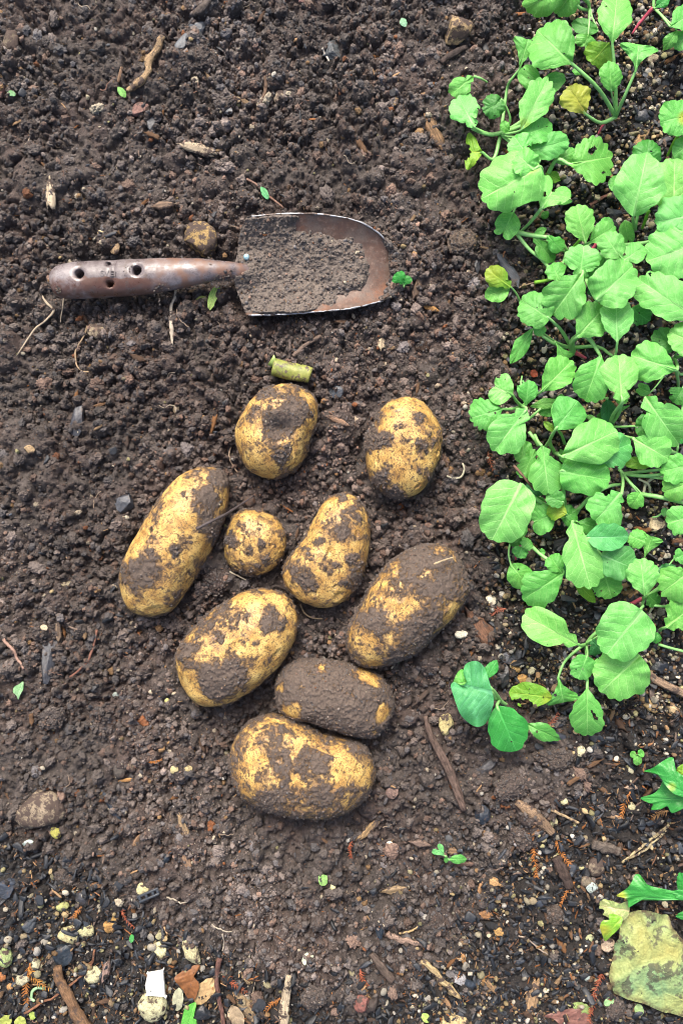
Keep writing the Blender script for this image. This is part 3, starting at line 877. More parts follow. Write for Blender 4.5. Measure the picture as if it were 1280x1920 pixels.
# ---------------------------------------------------------------- leaves
def mat_leaf(name, veins=6.5, rough=.44, spec=.35, vein_gain=.62, trans=.28, spots=0.0):
    t = NT(name)
    uv = t.node('ShaderNodeUVMap', uv_map='leaf').outputs[0]
    co = t.coord()
    sep = t.node('ShaderNodeSeparateXYZ'); t.put(sep.inputs[0], uv)
    wob = t.noise(co, 120, 2, .5)
    u = t.math('ADD', sep.outputs[0], t.math('MULTIPLY', t.math('SUBTRACT', wob, .5), .13))
    d = t.math('ABSOLUTE', sep.outputs[1])
    sg = t.math('SIGN', sep.outputs[1])
    ph = t.math('SUBTRACT', t.math('MULTIPLY', u, veins), t.math('MULTIPLY', d, 1.9))
    ph = t.math('ADD', ph, t.math('MULTIPLY', sg, .23))
    fr = t.math('ABSOLUTE', t.math('SUBTRACT', t.math('FRACT', ph), .5))
    lat = t.math('MULTIPLY', t.rng(fr, .0, .055, 1, 0), t.rng(d, 1.0, .75))
    mid = t.rng(t.math('DIVIDE', d, t.math('SUBTRACT', 1.25, u)), .028, .07, 1, 0)
    net = t.voro(co, 420, 'DISTANCE_TO_EDGE')
    net2 = t.rng(net, 0, .12, 1, 0)
    v = t.math('MAXIMUM', lat, mid)
    base = t.objcol()
    n1 = t.noise(co, 55, 3); n2 = t.noise(co, 600, 3, .65)
    c = t.mix(1.0, base, t.ramp(n1, [(.3, (.74, .86, .72)), (.7, (1.2, 1.08, 1.2))]), 'MULTIPLY')
    c = t.mix(1.0, c, t.ramp(n2, [(.25, (.90, .93, .88)), (.75, (1.08, 1.05, 1.08))]), 'MULTIPLY')
    pale = t.mix(1.0, c, (2.5, 1.6, 2.5), 'MULTIPLY')
    c = t.mix(t.math('MULTIPLY', v, vein_gain), c, pale)
    c = t.mix(t.math('MULTIPLY', net2, .2), c, pale)
    yel = t.attr('yellow')
    c = t.mix(yel, c, (.33, .36, .035))
    if spots:
        s = t.noise(co, 130, 3, .6)
        c = t.mix(t.rng(s, .66, .70), c, (.03, .022, .012))
    dk = t.voro(co, 110)
    c = t.mix(t.math('MULTIPLY', t.rng(dk, .06, .075, 1, 0), t.rng(n1, .50, .54)), c, (.012, .012, .010))
    h = t.math('ADD', t.math('MULTIPLY', v, -.32), t.math('MULTIPLY', net2, -.14))
    h = t.math('ADD', h, t.math('MULTIPLY', n2, .3))
    b = t.bump(h, .6, .0011)
    t.done(c, rough, b, spec)
    tr = t.node('ShaderNodeBsdfTranslucent'); t.put(tr.inputs[0], t.mix(1.0, c, (1.15, 1.15, .5), 'MULTIPLY')); t.put(tr.inputs['Normal'], b)
    mx = t.node('ShaderNodeMixShader'); mx.inputs[0].default_value = trans
    t.t.links.new(t.b.outputs[0], mx.inputs[1]); t.t.links.new(tr.outputs[0], mx.inputs[2])
    t.t.links.new(mx.outputs[0], t.out.inputs['Surface'])
    return t.m

M['leaf'] = mat_leaf('radish_leaf')
M['cabbage'] = mat_leaf('cabbage_leaf', 5, .42, .45, .75, .12)
M['weed'] = mat_leaf('glossy_weed_leaf', 7, .35, .5, .5, .15)
t = NT('petiole'); M['stem'] = t.done(t.mix(t.rng(t.noise(t.coord(), 300, 3), .3, .7), t.objcol(), t.mix(1.0, t.objcol(), (1.35, 1.2, 1.35), 'MULTIPLY')), .42, t.bump(t.noise(t.coord(), 700, 2), .3, .0005), .4)

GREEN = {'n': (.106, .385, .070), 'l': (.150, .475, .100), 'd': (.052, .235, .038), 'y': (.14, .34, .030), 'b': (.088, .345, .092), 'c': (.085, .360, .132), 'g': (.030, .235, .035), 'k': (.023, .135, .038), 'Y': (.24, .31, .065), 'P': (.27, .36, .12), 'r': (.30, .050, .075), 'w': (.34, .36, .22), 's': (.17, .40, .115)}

SHAPES = {   # half outlines: (along, across) from the base round to the tip
 'obov': [(0, .03), (.05, .13), (.14, .34), (.28, .68), (.45, .93), (.62, 1.), (.78, .93), (.90, .70), (.97, .38), (1, 0)],
 'oval': [(0, .06), (.05, .30), (.16, .64), (.32, .92), (.5, 1.), (.68, .93), (.83, .72), (.94, .42), (1, 0)],
 'round': [(0, .12), (.02, .45), (.10, .78), (.28, .98), (.5, 1.), (.72, .92), (.88, .68), (.97, .36), (1, 0)],
 'lobed': [(0, .05), (.04, .20), (.10, .42), (.17, .40), (.21, .33), (.27, .55), (.40, .86), (.58, 1.), (.76, .95), (.90, .70), (.98, .34), (1, 0)],
 'kidney': [(0, .06), (.03, .22), (.14, .62), (.34, .94), (.58, 1.), (.80, .92), (.95, .68), (1., .42), (.95, .17), (.86, 0)],
 'heart2': [(0, .05), (.06, .16), (.20, .36), (.42, .74), (.66, .97), (.86, .98), (.98, .76), (1., .50), (.88, .22), (.66, 0)],
 'fan': [(0, .05), (.12, .08), (.28, .17), (.48, .42), (.68, .76), (.85, 1.), (.95, .92), (.99, .5), (.97, 0)],
 'lance': [(0, .10), (.10, .35), (.25, .70), (.45, 1.), (.65, .92), (.82, .62), (.94, .28), (1, 0)],
}

def leaf_mesh(b, tip, w, shape, zb, zt, arch=.10, fold=.10, curl=.18, wave=.05, scallop=.035, holes=(), yellow=0.0, seed=0, poly=None, twist=0.0, torn=0):
    """leaf from base pixel b to tip pixel tip, w = full width in pixels; returns mesh in world coordinates"""
    rs = np.random.default_rng(seed)
    b = np.array(b, float); tip = np.array(tip, float)
    ax = tip - b; L = np.hypot(*ax); ax /= L; cr = np.array([-ax[1], ax[0]])
    NO, NR = 96, 16
    if poly is not None:
        P = np.array(poly, float)
        loc = np.stack([((P - b) @ ax) / L, ((P - b) @ cr) / (w / 2)], -1)
        out = spline(loc, NO, True)
    else:
        h = SHAPES[shape]
        k1 = [(s, d * rs.uniform(.90, 1.08)) for s, d in h]; k2 = [(s, -d * rs.uniform(.90, 1.08)) for s, d in h]
        out = spline(k1 + k2[-2::-1], NO, True)
    ctr = np.array([out[:, 0].mean() * .55 + .5 * .45, out[:, 1].mean()])
    if shape == 'fan' and poly is None: ctr = np.array([.72, 0])
    if shape == 'heart2' and poly is None: ctr = np.array([.52, 0])
    ang = np.linspace(0, 2 * np.pi, NO, endpoint=False)
    if scallop:
        q = np.stack([np.cos(ang) * 2.2 + seed, np.sin(ang) * 2.2, 0 * ang], -1)
        k = rs.integers(13, 18)
        sc = scallop * (np.abs(np.sin(ang * k / 2 + rs.uniform(0, 6))) - .6) * (0.5 + 1.2 * fbm(q, 2, seed)) + .15 * (fbm(q * 1.1 + 9, 3, seed + 1) - .5)
        sc *= sstep(.06, .25, out[:, 0])
        out = ctr + (out - ctr) * (1 + sc)[:, None]
    t = np.linspace(0, 1, NR + 1)[1:] ** .85
    G = ctr + t[:, None, None] * (out - ctr)[None]
    G = np.vstack([G.reshape(-1, 2), ctr])
    tt = np.r_[np.repeat(t, NO), 0]
    an = np.r_[np.tile(ang, NR), 0]
    s, d = G[:, 0], G[:, 1]
    Wm = w * PX; Lm = L * PX
    z = zb + (zt - zb) * s + arch * Lm * 4 * s * (1 - s)
    z = z + fold * Wm / 2 * np.sqrt(d * d + .004) - curl * Wm / 2 * d * d
    z = z + twist * Wm / 2 * d * (s - .3)
    z = z + wave * Wm * tt ** 3 * np.sin(an * rs.integers(4, 7) + rs.uniform(0, 6)) + wave * .6 * Wm * tt ** 3 * np.sin(an * rs.integers(8, 12) + rs.uniform(0, 6))
    ph = 6.5 * s - 1.9 * np.abs(d) + .23 * np.sign(d)
    z = z + .055 * Wm * (fbm(np.stack([s * 5 + seed, d * 3, 0 * s], -1), 3, 5) - .5) + .024 * Wm * np.abs(np.sin(np.pi * (ph + .5))) * np.clip(np.abs(d), 0, .8) * (1 - tt ** 4)
    pp = b + s[:, None] * L * ax + d[:, None] * (w / 2) * cr
    k = PX * (CAM_H - z) / CAM_H
    V = np.stack([(pp[:, 0] - 640) * k, (960 - pp[:, 1]) * k, z], -1)
    Q = grid_faces(NR, NO, True)
    j = np.arange(NO); Ft = np.stack([np.full(NO, NR * NO), j, (j + 1) % NO], 1)
    hol = list(holes)
    for _ in range(torn):
        a = rs.uniform(0, 2 * np.pi); o = out[int(a / 6.2832 * NO) % NO]
        if o[0] > .2: hol.append((*(b + o[0] * L * ax + o[1] * w / 2 * cr), rs.uniform(2.5, 7)))
    if hol:
        wob = 1 + .5 * (fbm(np.stack([pp[:, 0] * .35, pp[:, 1] * .35, 0 * s], -1), 2, seed) - .5)
        dead = np.zeros(len(V), bool)
        for hx, hy, hr in hol: dead |= np.hypot(pp[:, 0] - hx, pp[:, 1] - hy) < hr * wob
        Q = Q[~dead[Q].all(1)]; Ft = Ft[~dead[Ft].all(1)]
    # face up
    a, bb, c = V[Q[0][0]], V[Q[0][1]], V[Q[0][2]]
    if np.cross(bb - a, c - a)[2] < 0: Q = Q[:, ::-1]; Ft = Ft[:, ::-1]
    return V, [Q, Ft], s, d

def make_leaf(root, b, tip, w, shape, zb, zt, col, name='leaf', mat=None, label=None, yel=None, **kw):
    V, F, s, d = leaf_mesh(b, tip, w, shape, zb * .001, zt * .001, **kw)
    o0 = V.mean(0)
    me = mk_mesh(name, V - o0, F, mat or M['leaf'])
    uvl = me.uv_layers.new(name='leaf')
    li = np.empty(len(me.loops), np.int32); me.loops.foreach_get('vertex_index', li)
    uvl.data.foreach_set('uv', np.stack([s[li], d[li]], -1).astype(np.float32).ravel())
    y = np.zeros(len(V))
    if yel is not None:
        P = np.stack(to_px(V[:, 0], V[:, 1], V[:, 2]), -1)
        for yx, yy, yr, ys in yel:
            q = np.hypot(P[:, 0] - yx, P[:, 1] - yy) / yr
            y = np.maximum(y, ys * (1 - sstep(.3, 1.2, q + .5 * (fbm(np.c_[P * .06, 0 * y], 2, 3) - .5))))
    fattr(me, 'yellow', y)
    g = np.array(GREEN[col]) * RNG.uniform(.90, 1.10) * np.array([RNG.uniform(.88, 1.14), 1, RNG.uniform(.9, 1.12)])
    R0 = np.array(root.location)
    ob = obj(name, me, root, loc=o0 - R0, color=tuple(g))
    if label: ob['label'] = label
    return ob

def stem(root, pts, r0, r1, col='s', name='petiole', n=14):
    """pts: (px, py, z in mm)"""
    S = spline(pts, n)
    P = np.array([at(a, b, c * .001) for a, b, c in S])
    V, F = tube_arrays(P, np.linspace(r0, r1, n) * .001, 7, True, .85, .12, len(pts))
    o0 = P[0]
    return obj(name, mk_mesh(name, V - o0, F, M['stem']), root, loc=o0 - np.array(root.location), color=GREEN[col])

SEED = [0]
def plant(name, cat, label, hub, leaves, stems=(), group=None, mat=None, pr=1.0):
    """hub (px,py,z mm); leaf: (bx,by,tx,ty,w,shape,z_base,z_tip,col,{options})"""
    x, y, z = on_ground(hub[0], hub[1])
    root = bpy.data.objects.new(name, None); COL.objects.link(root); root.location = (x, y, z)
    tag(root, label, cat, group)
    for lf in leaves:
        SEED[0] += 1
        bx, by, tx, ty, w, shape, zb, zt, col = lf[:9]
        o = dict(lf[9]) if len(lf) > 9 else {}
        via = o.pop('via', None); nostem = o.pop('nostem', False); lname = o.pop('name', 'leaf'); srad = o.pop('sr', None); mt = o.pop('mat', mat); scol = o.pop('scol', 's')
        o.setdefault('seed', SEED[0]); o['scallop'] = o.get('scallop', .045) * 1.5; w *= 1.05; rs = np.random.default_rng(SEED[0] + 900)
        o.setdefault('arch', rs.uniform(.03, .2)); o.setdefault('twist', rs.uniform(-.34, .34))
        o.setdefault('fold', rs.uniform(.06, .34)); o.setdefault('curl', rs.uniform(.05, .48)); o.setdefault('wave', rs.uniform(.02, .055))
        if w > 38 and 'poly' not in o and 'holes' not in o and rs.random() < .45:
            o['holes'] = [(bx + (tx - bx) * u_ + rs.normal(0, w * .2), by + (ty - by) * u_ + rs.normal(0, w * .2), rs.uniform(1.2, 2.8)) for u_ in rs.uniform(.3, .9, rs.integers(1, 4))]
        if w > 38 and 'poly' not in o and rs.random() < .35: o.setdefault('torn', int(rs.integers(1, 4)))
        make_leaf(root, (bx, by), (tx, ty), w, shape, zb, zt, col, name=lname, mat=mt, **o)
        if not nostem:
            ax = np.array([tx - bx, ty - by]) * .16
            pts = [(hub[0], hub[1], hub[2])]
            if via: pts += [via] if not isinstance(via, list) else via
            else: pts += [((hub[0] + bx) / 2 + rs.uniform(-3, 3), (hub[1] + by) / 2 + rs.uniform(-3, 3), (hub[2] + zb) / 2 + 2)]
            pts += [(bx, by, zb - .6), (bx + ax[0], by + ax[1], zb + (zt - zb) * .16 + o['arch'] * np.hypot(tx - bx, ty - by) * PX * 1000 * .45 - .9)]
            r = srad or max(.7, min(1.5, w / 60 * 1.25)) * pr
            stem(root, pts, r * 1.15, r * .62, scol)
    for st in stems:
        stem(root, *st)
    return root

RAD = 'young leafy radish plants along the edge of the bed'
def radish(label, hub, leaves, stems=()):
    return plant('radish_seedling', 'seedling', label, hub, leaves, stems, RAD)

radish('radish seedling cut off by the top edge of the photo, two drooping lobed leaves', (1104, 8, 14), [
 (1072,-32,984,16,62,'lobed',40,22,'n'), (1086,-30,1042,26,52,'lobed',38,24,'n'),
 (1102,64,1093,90,40,'kidney',26,22,'n',dict(via=(1104,36,24))), (1120,58,1070,42,30,'oval',24,20,'d')],
 stems=[([(1085,-20,30),(1100,0,26),(1104,14,16)],1.6,1.4),([(1060,-10,30),(1085,14,24),(1104,20,14)],1.6,1.3)])
radish('upright radish seedling with long pale petioles fanning from one crown and one yellow leaf', (1154, 219, 8), [
 (1072,120,1008,58,98,'obov',44,40,'n',dict(via=(1120,165,30),sr=1.6,scallop=.045)),
 (1147,81,1156,-14,60,'obov',46,40,'l',dict(via=(1153,150,30),sr=1.4)),
 (1190,134,1197,82,68,'fan',40,44,'l',dict(via=(1168,185,28),scallop=.01,sr=1.3)),
 (1145,172,1142,114,40,'oval',38,44,'n',dict(via=(1150,195,22),fold=.3)),
 (1130,124,1126,106,18,'oval',20,20,'b',dict(nostem=True)),
 (1142,80,1107,118,56,'obov',26,20,'y',dict(nostem=True)),
 (1097,214,1066,162,58,'obov',28,34,'Y',dict(via=(1125,230,14),yel=[(1078,182,40,.75)],sr=1.5)),
 (1072,132,1090,136,14,'oval',14,14,'n',dict(nostem=True))],
 stems=[([(1154,219,8),(1132,232,5),(1120,252,2)],1.5,.8,'r')])
radish('radish seedling reaching furthest over the bare soil near the top, ragged lobed leaves', (938, 252, 10), [
 (973,130,990,72,54,'fan',30,38,'n',dict(via=[(949,172,12),(956,152,22)],seed=31)),
 (886,143,845,178,36,'lobed',18,12,'n',dict(via=(912,156,14),nostem=True,torn=2)),
 (889,239,858,180,54,'lobed',24,18,'l',dict(via=(910,250,14),torn=3,scallop=.08)),
 (942,188,905,210,42,'round',30,26,'d',dict(via=(956,225,20))),
 (1003,192,1020,128,86,'heart2',28,34,'n',dict(via=(980,225,18),scallop=.02,holes=[(990,146,2.4)])),
 (976,244,1026,148,52,'obov',40,44,'l',dict(fold=.3,scallop=.06,yel=[(978,238,20,.4)])),
 (975,256,1034,234,50,'oval',36,30,'n'),
 (990,284,1067,262,52,'oval',32,34,'n'),
 (990,292,963,256,50,'lobed',40,40,'l',dict(torn=2)),
 (904,286,872,284,64,'heart2',18,14,'y',dict(via=(925,298,12),scallop=.02,holes=[(892,265,2),(897,266,1.6)])),
 (950,250,942,226,18,'oval',20,22,'n',dict(nostem=True))],
 stems=[([(884,240,20),(917,252,14),(950,246,14),(992,230,24)],1.8,1.4),([(888,143,18),(900,147,16),(913,154,8)],1.1,.8)])
radish('radish seedling with the broad scalloped leaf overhanging the soil right of the large clod', (1018, 345, 8), [
 (1012,312,903,372,98,'round',50,40,'l',dict(yel=[(994,310,20,.7)],scallop=.05,arch=.10,fold=.12,holes=[(964,360,2),(919,340,1.5)])),
 (1000,318,968,288,52,'round',50,48,'l',dict(nostem=True)),
 (1014,391,1046,340,66,'heart2',34,30,'l',dict(scallop=.015,holes=[(1018,364,6.5),(1037,356,4.5)])),
 (1066,308,1145,294,86,'obov',34,26,'n',dict(via=(1042,300,30),scallop=.10,holes=[(1107,284,7),(1113,278,6),(1131,324,5)],torn=6,sr=1.6)),
 (1040,303,1080,282,30,'oval',24,24,'n'),
 (962,398,938,444,46,'kidney',24,20,'n',dict(via=(972,382,20),scallop=0)),
 (1022,325,1050,338,22,'lance',18,16,'y',dict(nostem=True)), (1032,372,1072,372,24,'kidney',14,12,'n',dict(scallop=0)),
 (1016,398,1026,408,16,'oval',8,6,'d',dict(nostem=True))],
 stems=[([(1010,300,42),(1000,330,26),(1018,345,8)],1.5,1.4),([(1014,391,34),(995,415,20),(977,433,8)],1.4,1.2)])
radish('sprawling radish seedling with a creeping forked stem below the kidney shaped leaf', (1060, 474, 10), [
 (1026,443,1053,470,32,'lobed',26,20,'n'), (1000,445,1037,489,32,'lobed',18,14,'d'),
 (1050,530,1034,494,38,'lobed',20,18,'n'),
 (1000,440,1024,428,14,'lance',18,20,'n',dict(nostem=True))],
 stems=[([(967,435,16),(1000,442,18),(1032,446,22),(1052,456,16),(1064,472,10)],1.9,1.3),([(967,437,15),(992,468,16),(1018,490,16),(1045,525,12)],1.5,1.1),([(1002,530,3),(1030,524,12),(1052,512,16)],1.5,1.0,'y')])
radish('dense radish seedling with the palest quilted leaf, left of the big leaves at the edge', (1076, 476, 10), [
 (1097,456,1079,384,54,'obov',40,46,'l'), (1104,454,1152,424,42,'obov',34,34,'n'), (1128,440,1142,408,30,'oval',28,28,'n'),
 (1086,522,1094,460,68,'lobed',38,42,'l',dict(scallop=.06)),
 (1112,540,1110,470,46,'obov',30,32,'d'),
 (1092,512,1034,592,76,'obov',44,36,'n',dict(scallop=.07,arch=.13)),
 (1117,562,1186,498,80,'round',54,50,'l',dict(scallop=.06)),
 (1165,487,1132,440,50,'obov',46,48,'l'), (1165,490,1206,462,40,'lobed',44,40,'l',dict(torn=2)),
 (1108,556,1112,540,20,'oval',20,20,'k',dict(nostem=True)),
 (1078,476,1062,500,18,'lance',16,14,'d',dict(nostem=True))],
 stems=[([(1068,474,10),(1076,462,18),(1086,450,28)],1.5,1.2,'y'),([(1064,474,8),(1058,486,4),(1054,500,2)],1.1,.8,'r'),([(1118,456,8),(1106,472,4)],1.5,1.2,'r')])
radish('radish seedling arching on a thick pale stem in the middle of the leaf bank', (1071, 652, 6), [
 (1156,642,1154,560,60,'obov',48,42,'l',dict(via=[(1120,650,20),(1150,668,34)],scallop=.05)),
 (1080,633,1134,574,68,'obov',36,38,'n',dict(scallop=.07)),
 (1183,578,1216,602,42,'oval',26,22,'d',dict(nostem=True)),
 (1030,598,976,562,64,'round',38,32,'n',dict(scallop=.05,via=(1052,620,24))),
 (1018,610,1003,628,24,'round',28,26,'n',dict(nostem=True)),
 (997,617,956,682,28,'lance',24,14,'n',dict(via=[(1040,640,12),(1014,622,20)],scallop=0)),
 (1040,640,1060,676,34,'fan',22,18,'n',dict(scallop=.01,via=(1056,648,14))),
 (1034,560,1028,574,20,'round',18,18,'d',dict(nostem=True))],
 stems=[([(1073,662,3),(1072,640,18),(1090,628,26),(1108,640,28),(1125,668,30)],3.0,1.3),([(1016,630,26),(1036,643,18),(1056,650,12),(1071,652,7)],1.3,1.2),([(1064,656,3),(1082,664,4),(1098,672,2)],1.9,1.2,'r')])
radish('lone radish leaf turning yellow, split in two lobes, standing on the bare soil', (975, 567, 4), [
 (957,538,912,505,40,'lobed',22,26,'y',dict(via=(967,550,14),yel=[(922,508,30,.55)],scallop=.05,holes=[(913,499,5)])),
 (955,540,908,556,34,'oval',19,14,'n',dict(nostem=True,scallop=.02))])
radish('radish seedling with the upright oval leaf beside the shiny charcoal, near the edge', (1190, 430, 8), [
 (1186,405,1212,287,90,'oval',44,48,'l',dict(scallop=.03,sr=1.6)), (1214,312,1212,262,52,'round',26,26,'d'),
 (1160,362,1148,330,26,'oval',20,20,'n',dict(nostem=True)), (1170,414,1178,456,28,'kidney',16,12,'n',dict(scallop=0))],
 stems=[([(1215,395,24),(1208,415,14),(1203,428,4)],1.5,1.2,'y')])
radish('radish seedling at the photo edge, its yellow flecked leaf above the wood chip', (1262, 290, 8), [
 (1296,214,1236,230,66,'round',34,38,'n',dict(yel=[(1282,222,14,.8)])), (1262,392,1264,296,84,'round',36,38,'l',dict(torn=3)),
 (1300,262,1262,294,40,'oval',28,24,'n'), (1266,376,1280,398,30,'oval',16,14,'d')],
 stems=[([(1280,240,26),(1262,268,16),(1250,292,5)],1.5,1.1,'y')])
radish('radish seedling whose broad leaf comes in from the photo edge beside the upright oval leaf', (1300, 450, 8), [
 (1310,402,1228,416,78,'round',46,44,'l'), (1318,450,1212,490,98,'obov',50,40,'l',dict(scallop=.06,arch=.1)),
 (1310,600,1196,524,78,'obov',40,38,'l',dict(scallop=.06,holes=[(1218,514,5)])), (1262,450,1216,466,44,'lobed',28,24,'d',dict(holes=[(1246,466,4)])),
 (1300,350,1268,345,56,'round',30,30,'n')],
 stems=[([(1168,459,22),(1200,456,26),(1236,450,26),(1290,446,10)],1.4,1.3)])
radish('radish seedling in the top corner with a bare red root stretched over the gravel', (1224, 14, 14), [
 (1256,50,1304,20,48,'obov',28,24,'n',dict(via=(1240,30,24),holes=[(1268,36,1.6)])), (1268,58,1243,94,24,'lance',24,16,'n',dict(via=(1252,40,22))),
 (1290,58,1266,92,34,'oval',20,16,'n',dict(nostem=True)), (1228,14,1254,-8,22,'lance',18,18,'g')],
 stems=[([(1224,14,14),(1208,32,8),(1196,46,5),(1184,64,1)],1.7,.8,'r'),([(1224,14,14),(1225,-4,16),(1226,-20,20)],1.2,1.2)])
radish('radish seedling with two overlapping rounded leaves by the photo edge, above the toothed one', (1262, 672, 8), [
 (1282,648,1220,632,44,'obov',30,26,'d'), (1318,652,1254,622,60,'round',38,36,'l'),
 (1268,694,1182,666,72,'obov',40,38,'l',dict(scallop=.05,holes=[(1240,706,2)])), (1218,736,1193,726,22,'kidney',14,12,'n',dict(scallop=0,via=(1240,710,10)))],
 stems=[([(1267,694,38),(1270,712,20),(1271,730,5)],1.5,1.2),([(1290,696,20),(1275,702,22),(1266,690,30)],1.3,1.0)])
radish('radish seedling with two broad leaves meeting in a V, mid leaf bank', (1140, 800, 8), [
 (1165,754,1158,664,68,'lobed',46,44,'l',dict(scallop=.03,arch=.07)), (1126,666,1096,752,66,'obov',42,34,'n',dict(scallop=.03,nostem=True)),
 (1152,748,1176,744,24,'kidney',34,32,'n',dict(nostem=True)),
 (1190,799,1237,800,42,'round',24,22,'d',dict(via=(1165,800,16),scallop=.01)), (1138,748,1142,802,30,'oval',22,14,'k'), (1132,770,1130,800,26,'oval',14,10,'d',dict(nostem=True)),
 (1180,760,1130,782,10,'lance',12,10,'d',dict(nostem=True))],
 stems=[([(1136,745,18),(1142,770,14),(1140,800,8)],1.3,1.2),([(1165,754,44),(1158,776,28),(1142,800,9)],1.6,1.6)])
radish('radish seedling with a long toothed leaf pointing down at the photo edge', (1268, 850, 8), [
 (1208,744,1271,832,78,'lobed',44,28,'l',dict(scallop=.07,nostem=True,arch=.12)), (1280,728,1262,756,40,'oval',20,18,'d'),
 (1186,822,1252,860,66,'obov',36,34,'l',dict(scallop=.04)), (1268,812,1244,800,20,'lance',14,12,'g',dict(nostem=True)),
 (1262,808,1278,832,14,'lance',12,12,'g',dict(nostem=True))],
 stems=[([(1147,812,10),(1168,818,18),(1188,822,32)],1.3,1.1)])
radish('radish seedling with the broadest smooth leaf, a bluish leaf tucked behind it', (1040, 850, 8), [
 (1052,856,1156,808,80,'obov',50,46,'l',dict(scallop=.02,arch=.10)), (1098,862,1182,832,68,'obov',38,34,'b',dict(scallop=.04)),
 (1092,778,1032,764,54,'obov',34,30,'n',dict(scallop=.01,nostem=True)), (1040,806,1082,752,66,'obov',44,42,'n',dict(scallop=.01,via=(1030,828,24))),
 (1118,792,1100,778,12,'lance',22,30,'s',dict(nostem=True)),
 (1060,870,1050,842,18,'lance',20,20,'d',dict(nostem=True)), (1040,810,1018,790,14,'lance',14,12,'y',dict(nostem=True))],
 stems=[([(1115,790,14),(1104,784,24),(1090,777,33)],1.4,1.1),([(1021,840,10),(1030,825,24),(1040,806,42)],1.5,1.2),([(1058,832,8),(1052,815,22),(1045,806,36)],1.3,1.1)])
radish('radish seedling closest to the plump potato, with a kidney shaped seed leaf', (978, 762, 8), [
 (1014,734,1072,676,56,'obov',36,36,'n',dict(scallop=.05,via=(996,747,22))), (986,760,990,712,38,'obov',30,36,'n',dict(scallop=.04,fold=.3)),
 (960,740,922,722,56,'kidney',30,28,'l',dict(scallop=0)), (942,767,881,784,58,'obov',28,22,'n',dict(scallop=.09)),
 (986,767,926,846,68,'lobed',44,34,'l',dict(scallop=.05,holes=[(975,784,3)])), (982,826,976,868,34,'round',22,18,'n',dict(scallop=0)),
 (934,784,921,792,16,'round',12,12,'n',dict(nostem=True)), (994,762,1050,752,20,'lance',20,26,'l',dict(scallop=.02,nostem=True)),
 (1010,776,1040,760,26,'oval',16,18,'n',dict(nostem=True))],
 stems=[([(991,786,20),(1002,776,26),(1013,766,28)],1.1,1.0),([(991,810,14),(1000,822,16),(1008,836,12)],1.4,1.2),([(978,705,6),(976,720,10),(980,745,10)],.6,.9)])
radish('radish seedling with the biggest round leaf leaning over the soil towards the potatoes', (1060, 962, 8), [
 (976,908,922,1012,96,'round',48,40,'l',dict(scallop=.03,arch=.10,via=(1010,940,26),holes=[(936,968,1.5)])),
 (1016,836,1028,926,60,'lobed',46,40,'l',dict(scallop=.07,nostem=True,holes=[])), (1002,842,978,896,34,'lobed',24,20,'n',dict(torn=2,nostem=True)),
 (1050,884,1142,900,70,'round',42,40,'n',dict(scallop=.02)),
 (1056,942,1023,928,32,'round',40,38,'d',dict(scallop=.05)), (1062,964,1028,948,40,'obov',34,30,'y',dict(yel=[(1054,962,20,.5)])),
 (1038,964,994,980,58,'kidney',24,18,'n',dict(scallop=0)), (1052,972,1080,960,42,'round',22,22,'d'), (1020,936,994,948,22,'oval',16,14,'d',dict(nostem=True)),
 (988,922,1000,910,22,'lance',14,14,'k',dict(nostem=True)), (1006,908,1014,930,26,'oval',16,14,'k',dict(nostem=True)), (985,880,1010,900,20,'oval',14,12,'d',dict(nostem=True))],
 stems=[([(1060,962,9),(1082,956,18),(1105,932,22),(1140,912,22),(1162,908,16)],1.7,1.3),([(1014,835,44),(1008,828,34),(1002,815,26)],1.3,1.2),([(1075,972,12),(1088,950,18),(1108,930,20)],1.5,1.1)])
radish('radish seedling with a white streaked leaf lying over paler round ones', (1074, 978, 8), [
 (1162,924,1114,978,72,'lobed',44,40,'l',dict(scallop=.06,nostem=True)), (1082,978,1136,996,38,'obov',26,24,'d'),
 (1098,1008,1178,1006,48,'oval',48,44,'b',dict(scallop=.03)), (1072,980,1106,1102,72,'lobed',46,40,'l',dict(scallop=.05,arch=.08,holes=[(1106,1036,2.5),(1113,1035,2.5)])),
 (1126,1040,1188,1066,66,'round',40,36,'b',dict(scallop=.03)), (1132,1076,1146,1122,54,'round',28,22,'n',dict(scallop=.03)),
 (1074,1084,1116,1130,24,'lance',22,14,'y',dict(scallop=.02,nostem=True)), (1056,1058,1068,1086,18,'oval',18,16,'k',dict(nostem=True)),
 (1176,1060,1182,1090,20,'oval',18,16,'n',dict(nostem=True))])
radish('low radish seedling with tiny round leaves and one deep lobed leaf', (978, 1008, 6), [
 (971,1002,961,1026,22,'oval',16,14,'d',dict(scallop=.01)), (980,1026,994,1013,24,'round',24,22,'n',dict(scallop=.07)), (978,1026,970,1046,28,'round',20,18,'n',dict(scallop=.05)),
 (1056,1074,980,1124,66,'obov',30,24,'n',dict(scallop=.04,via=[(1000,1028,16),(1020,1045,22),(1046,1062,26)])),
 (1052,1074,1030,1042,34,'obov',32,30,'n',dict(scallop=.05,nostem=True)), (1010,1036,1022,1034,14,'lance',20,20,'n',dict(nostem=True)),
 (957,1058,990,1100,46,'oval',18,14,'n',dict(scallop=0,via=[(960,1012,8),(953,1035,12)])), (972,994,984,1004,22,'lobed',14,16,'n',dict(nostem=True)),
 (974,985,986,996,18,'oval',20,20,'l',dict(nostem=True))],
 stems=[([(966,1050,3),(968,1040,5),(974,1022,7)],.8,.8,'r')])
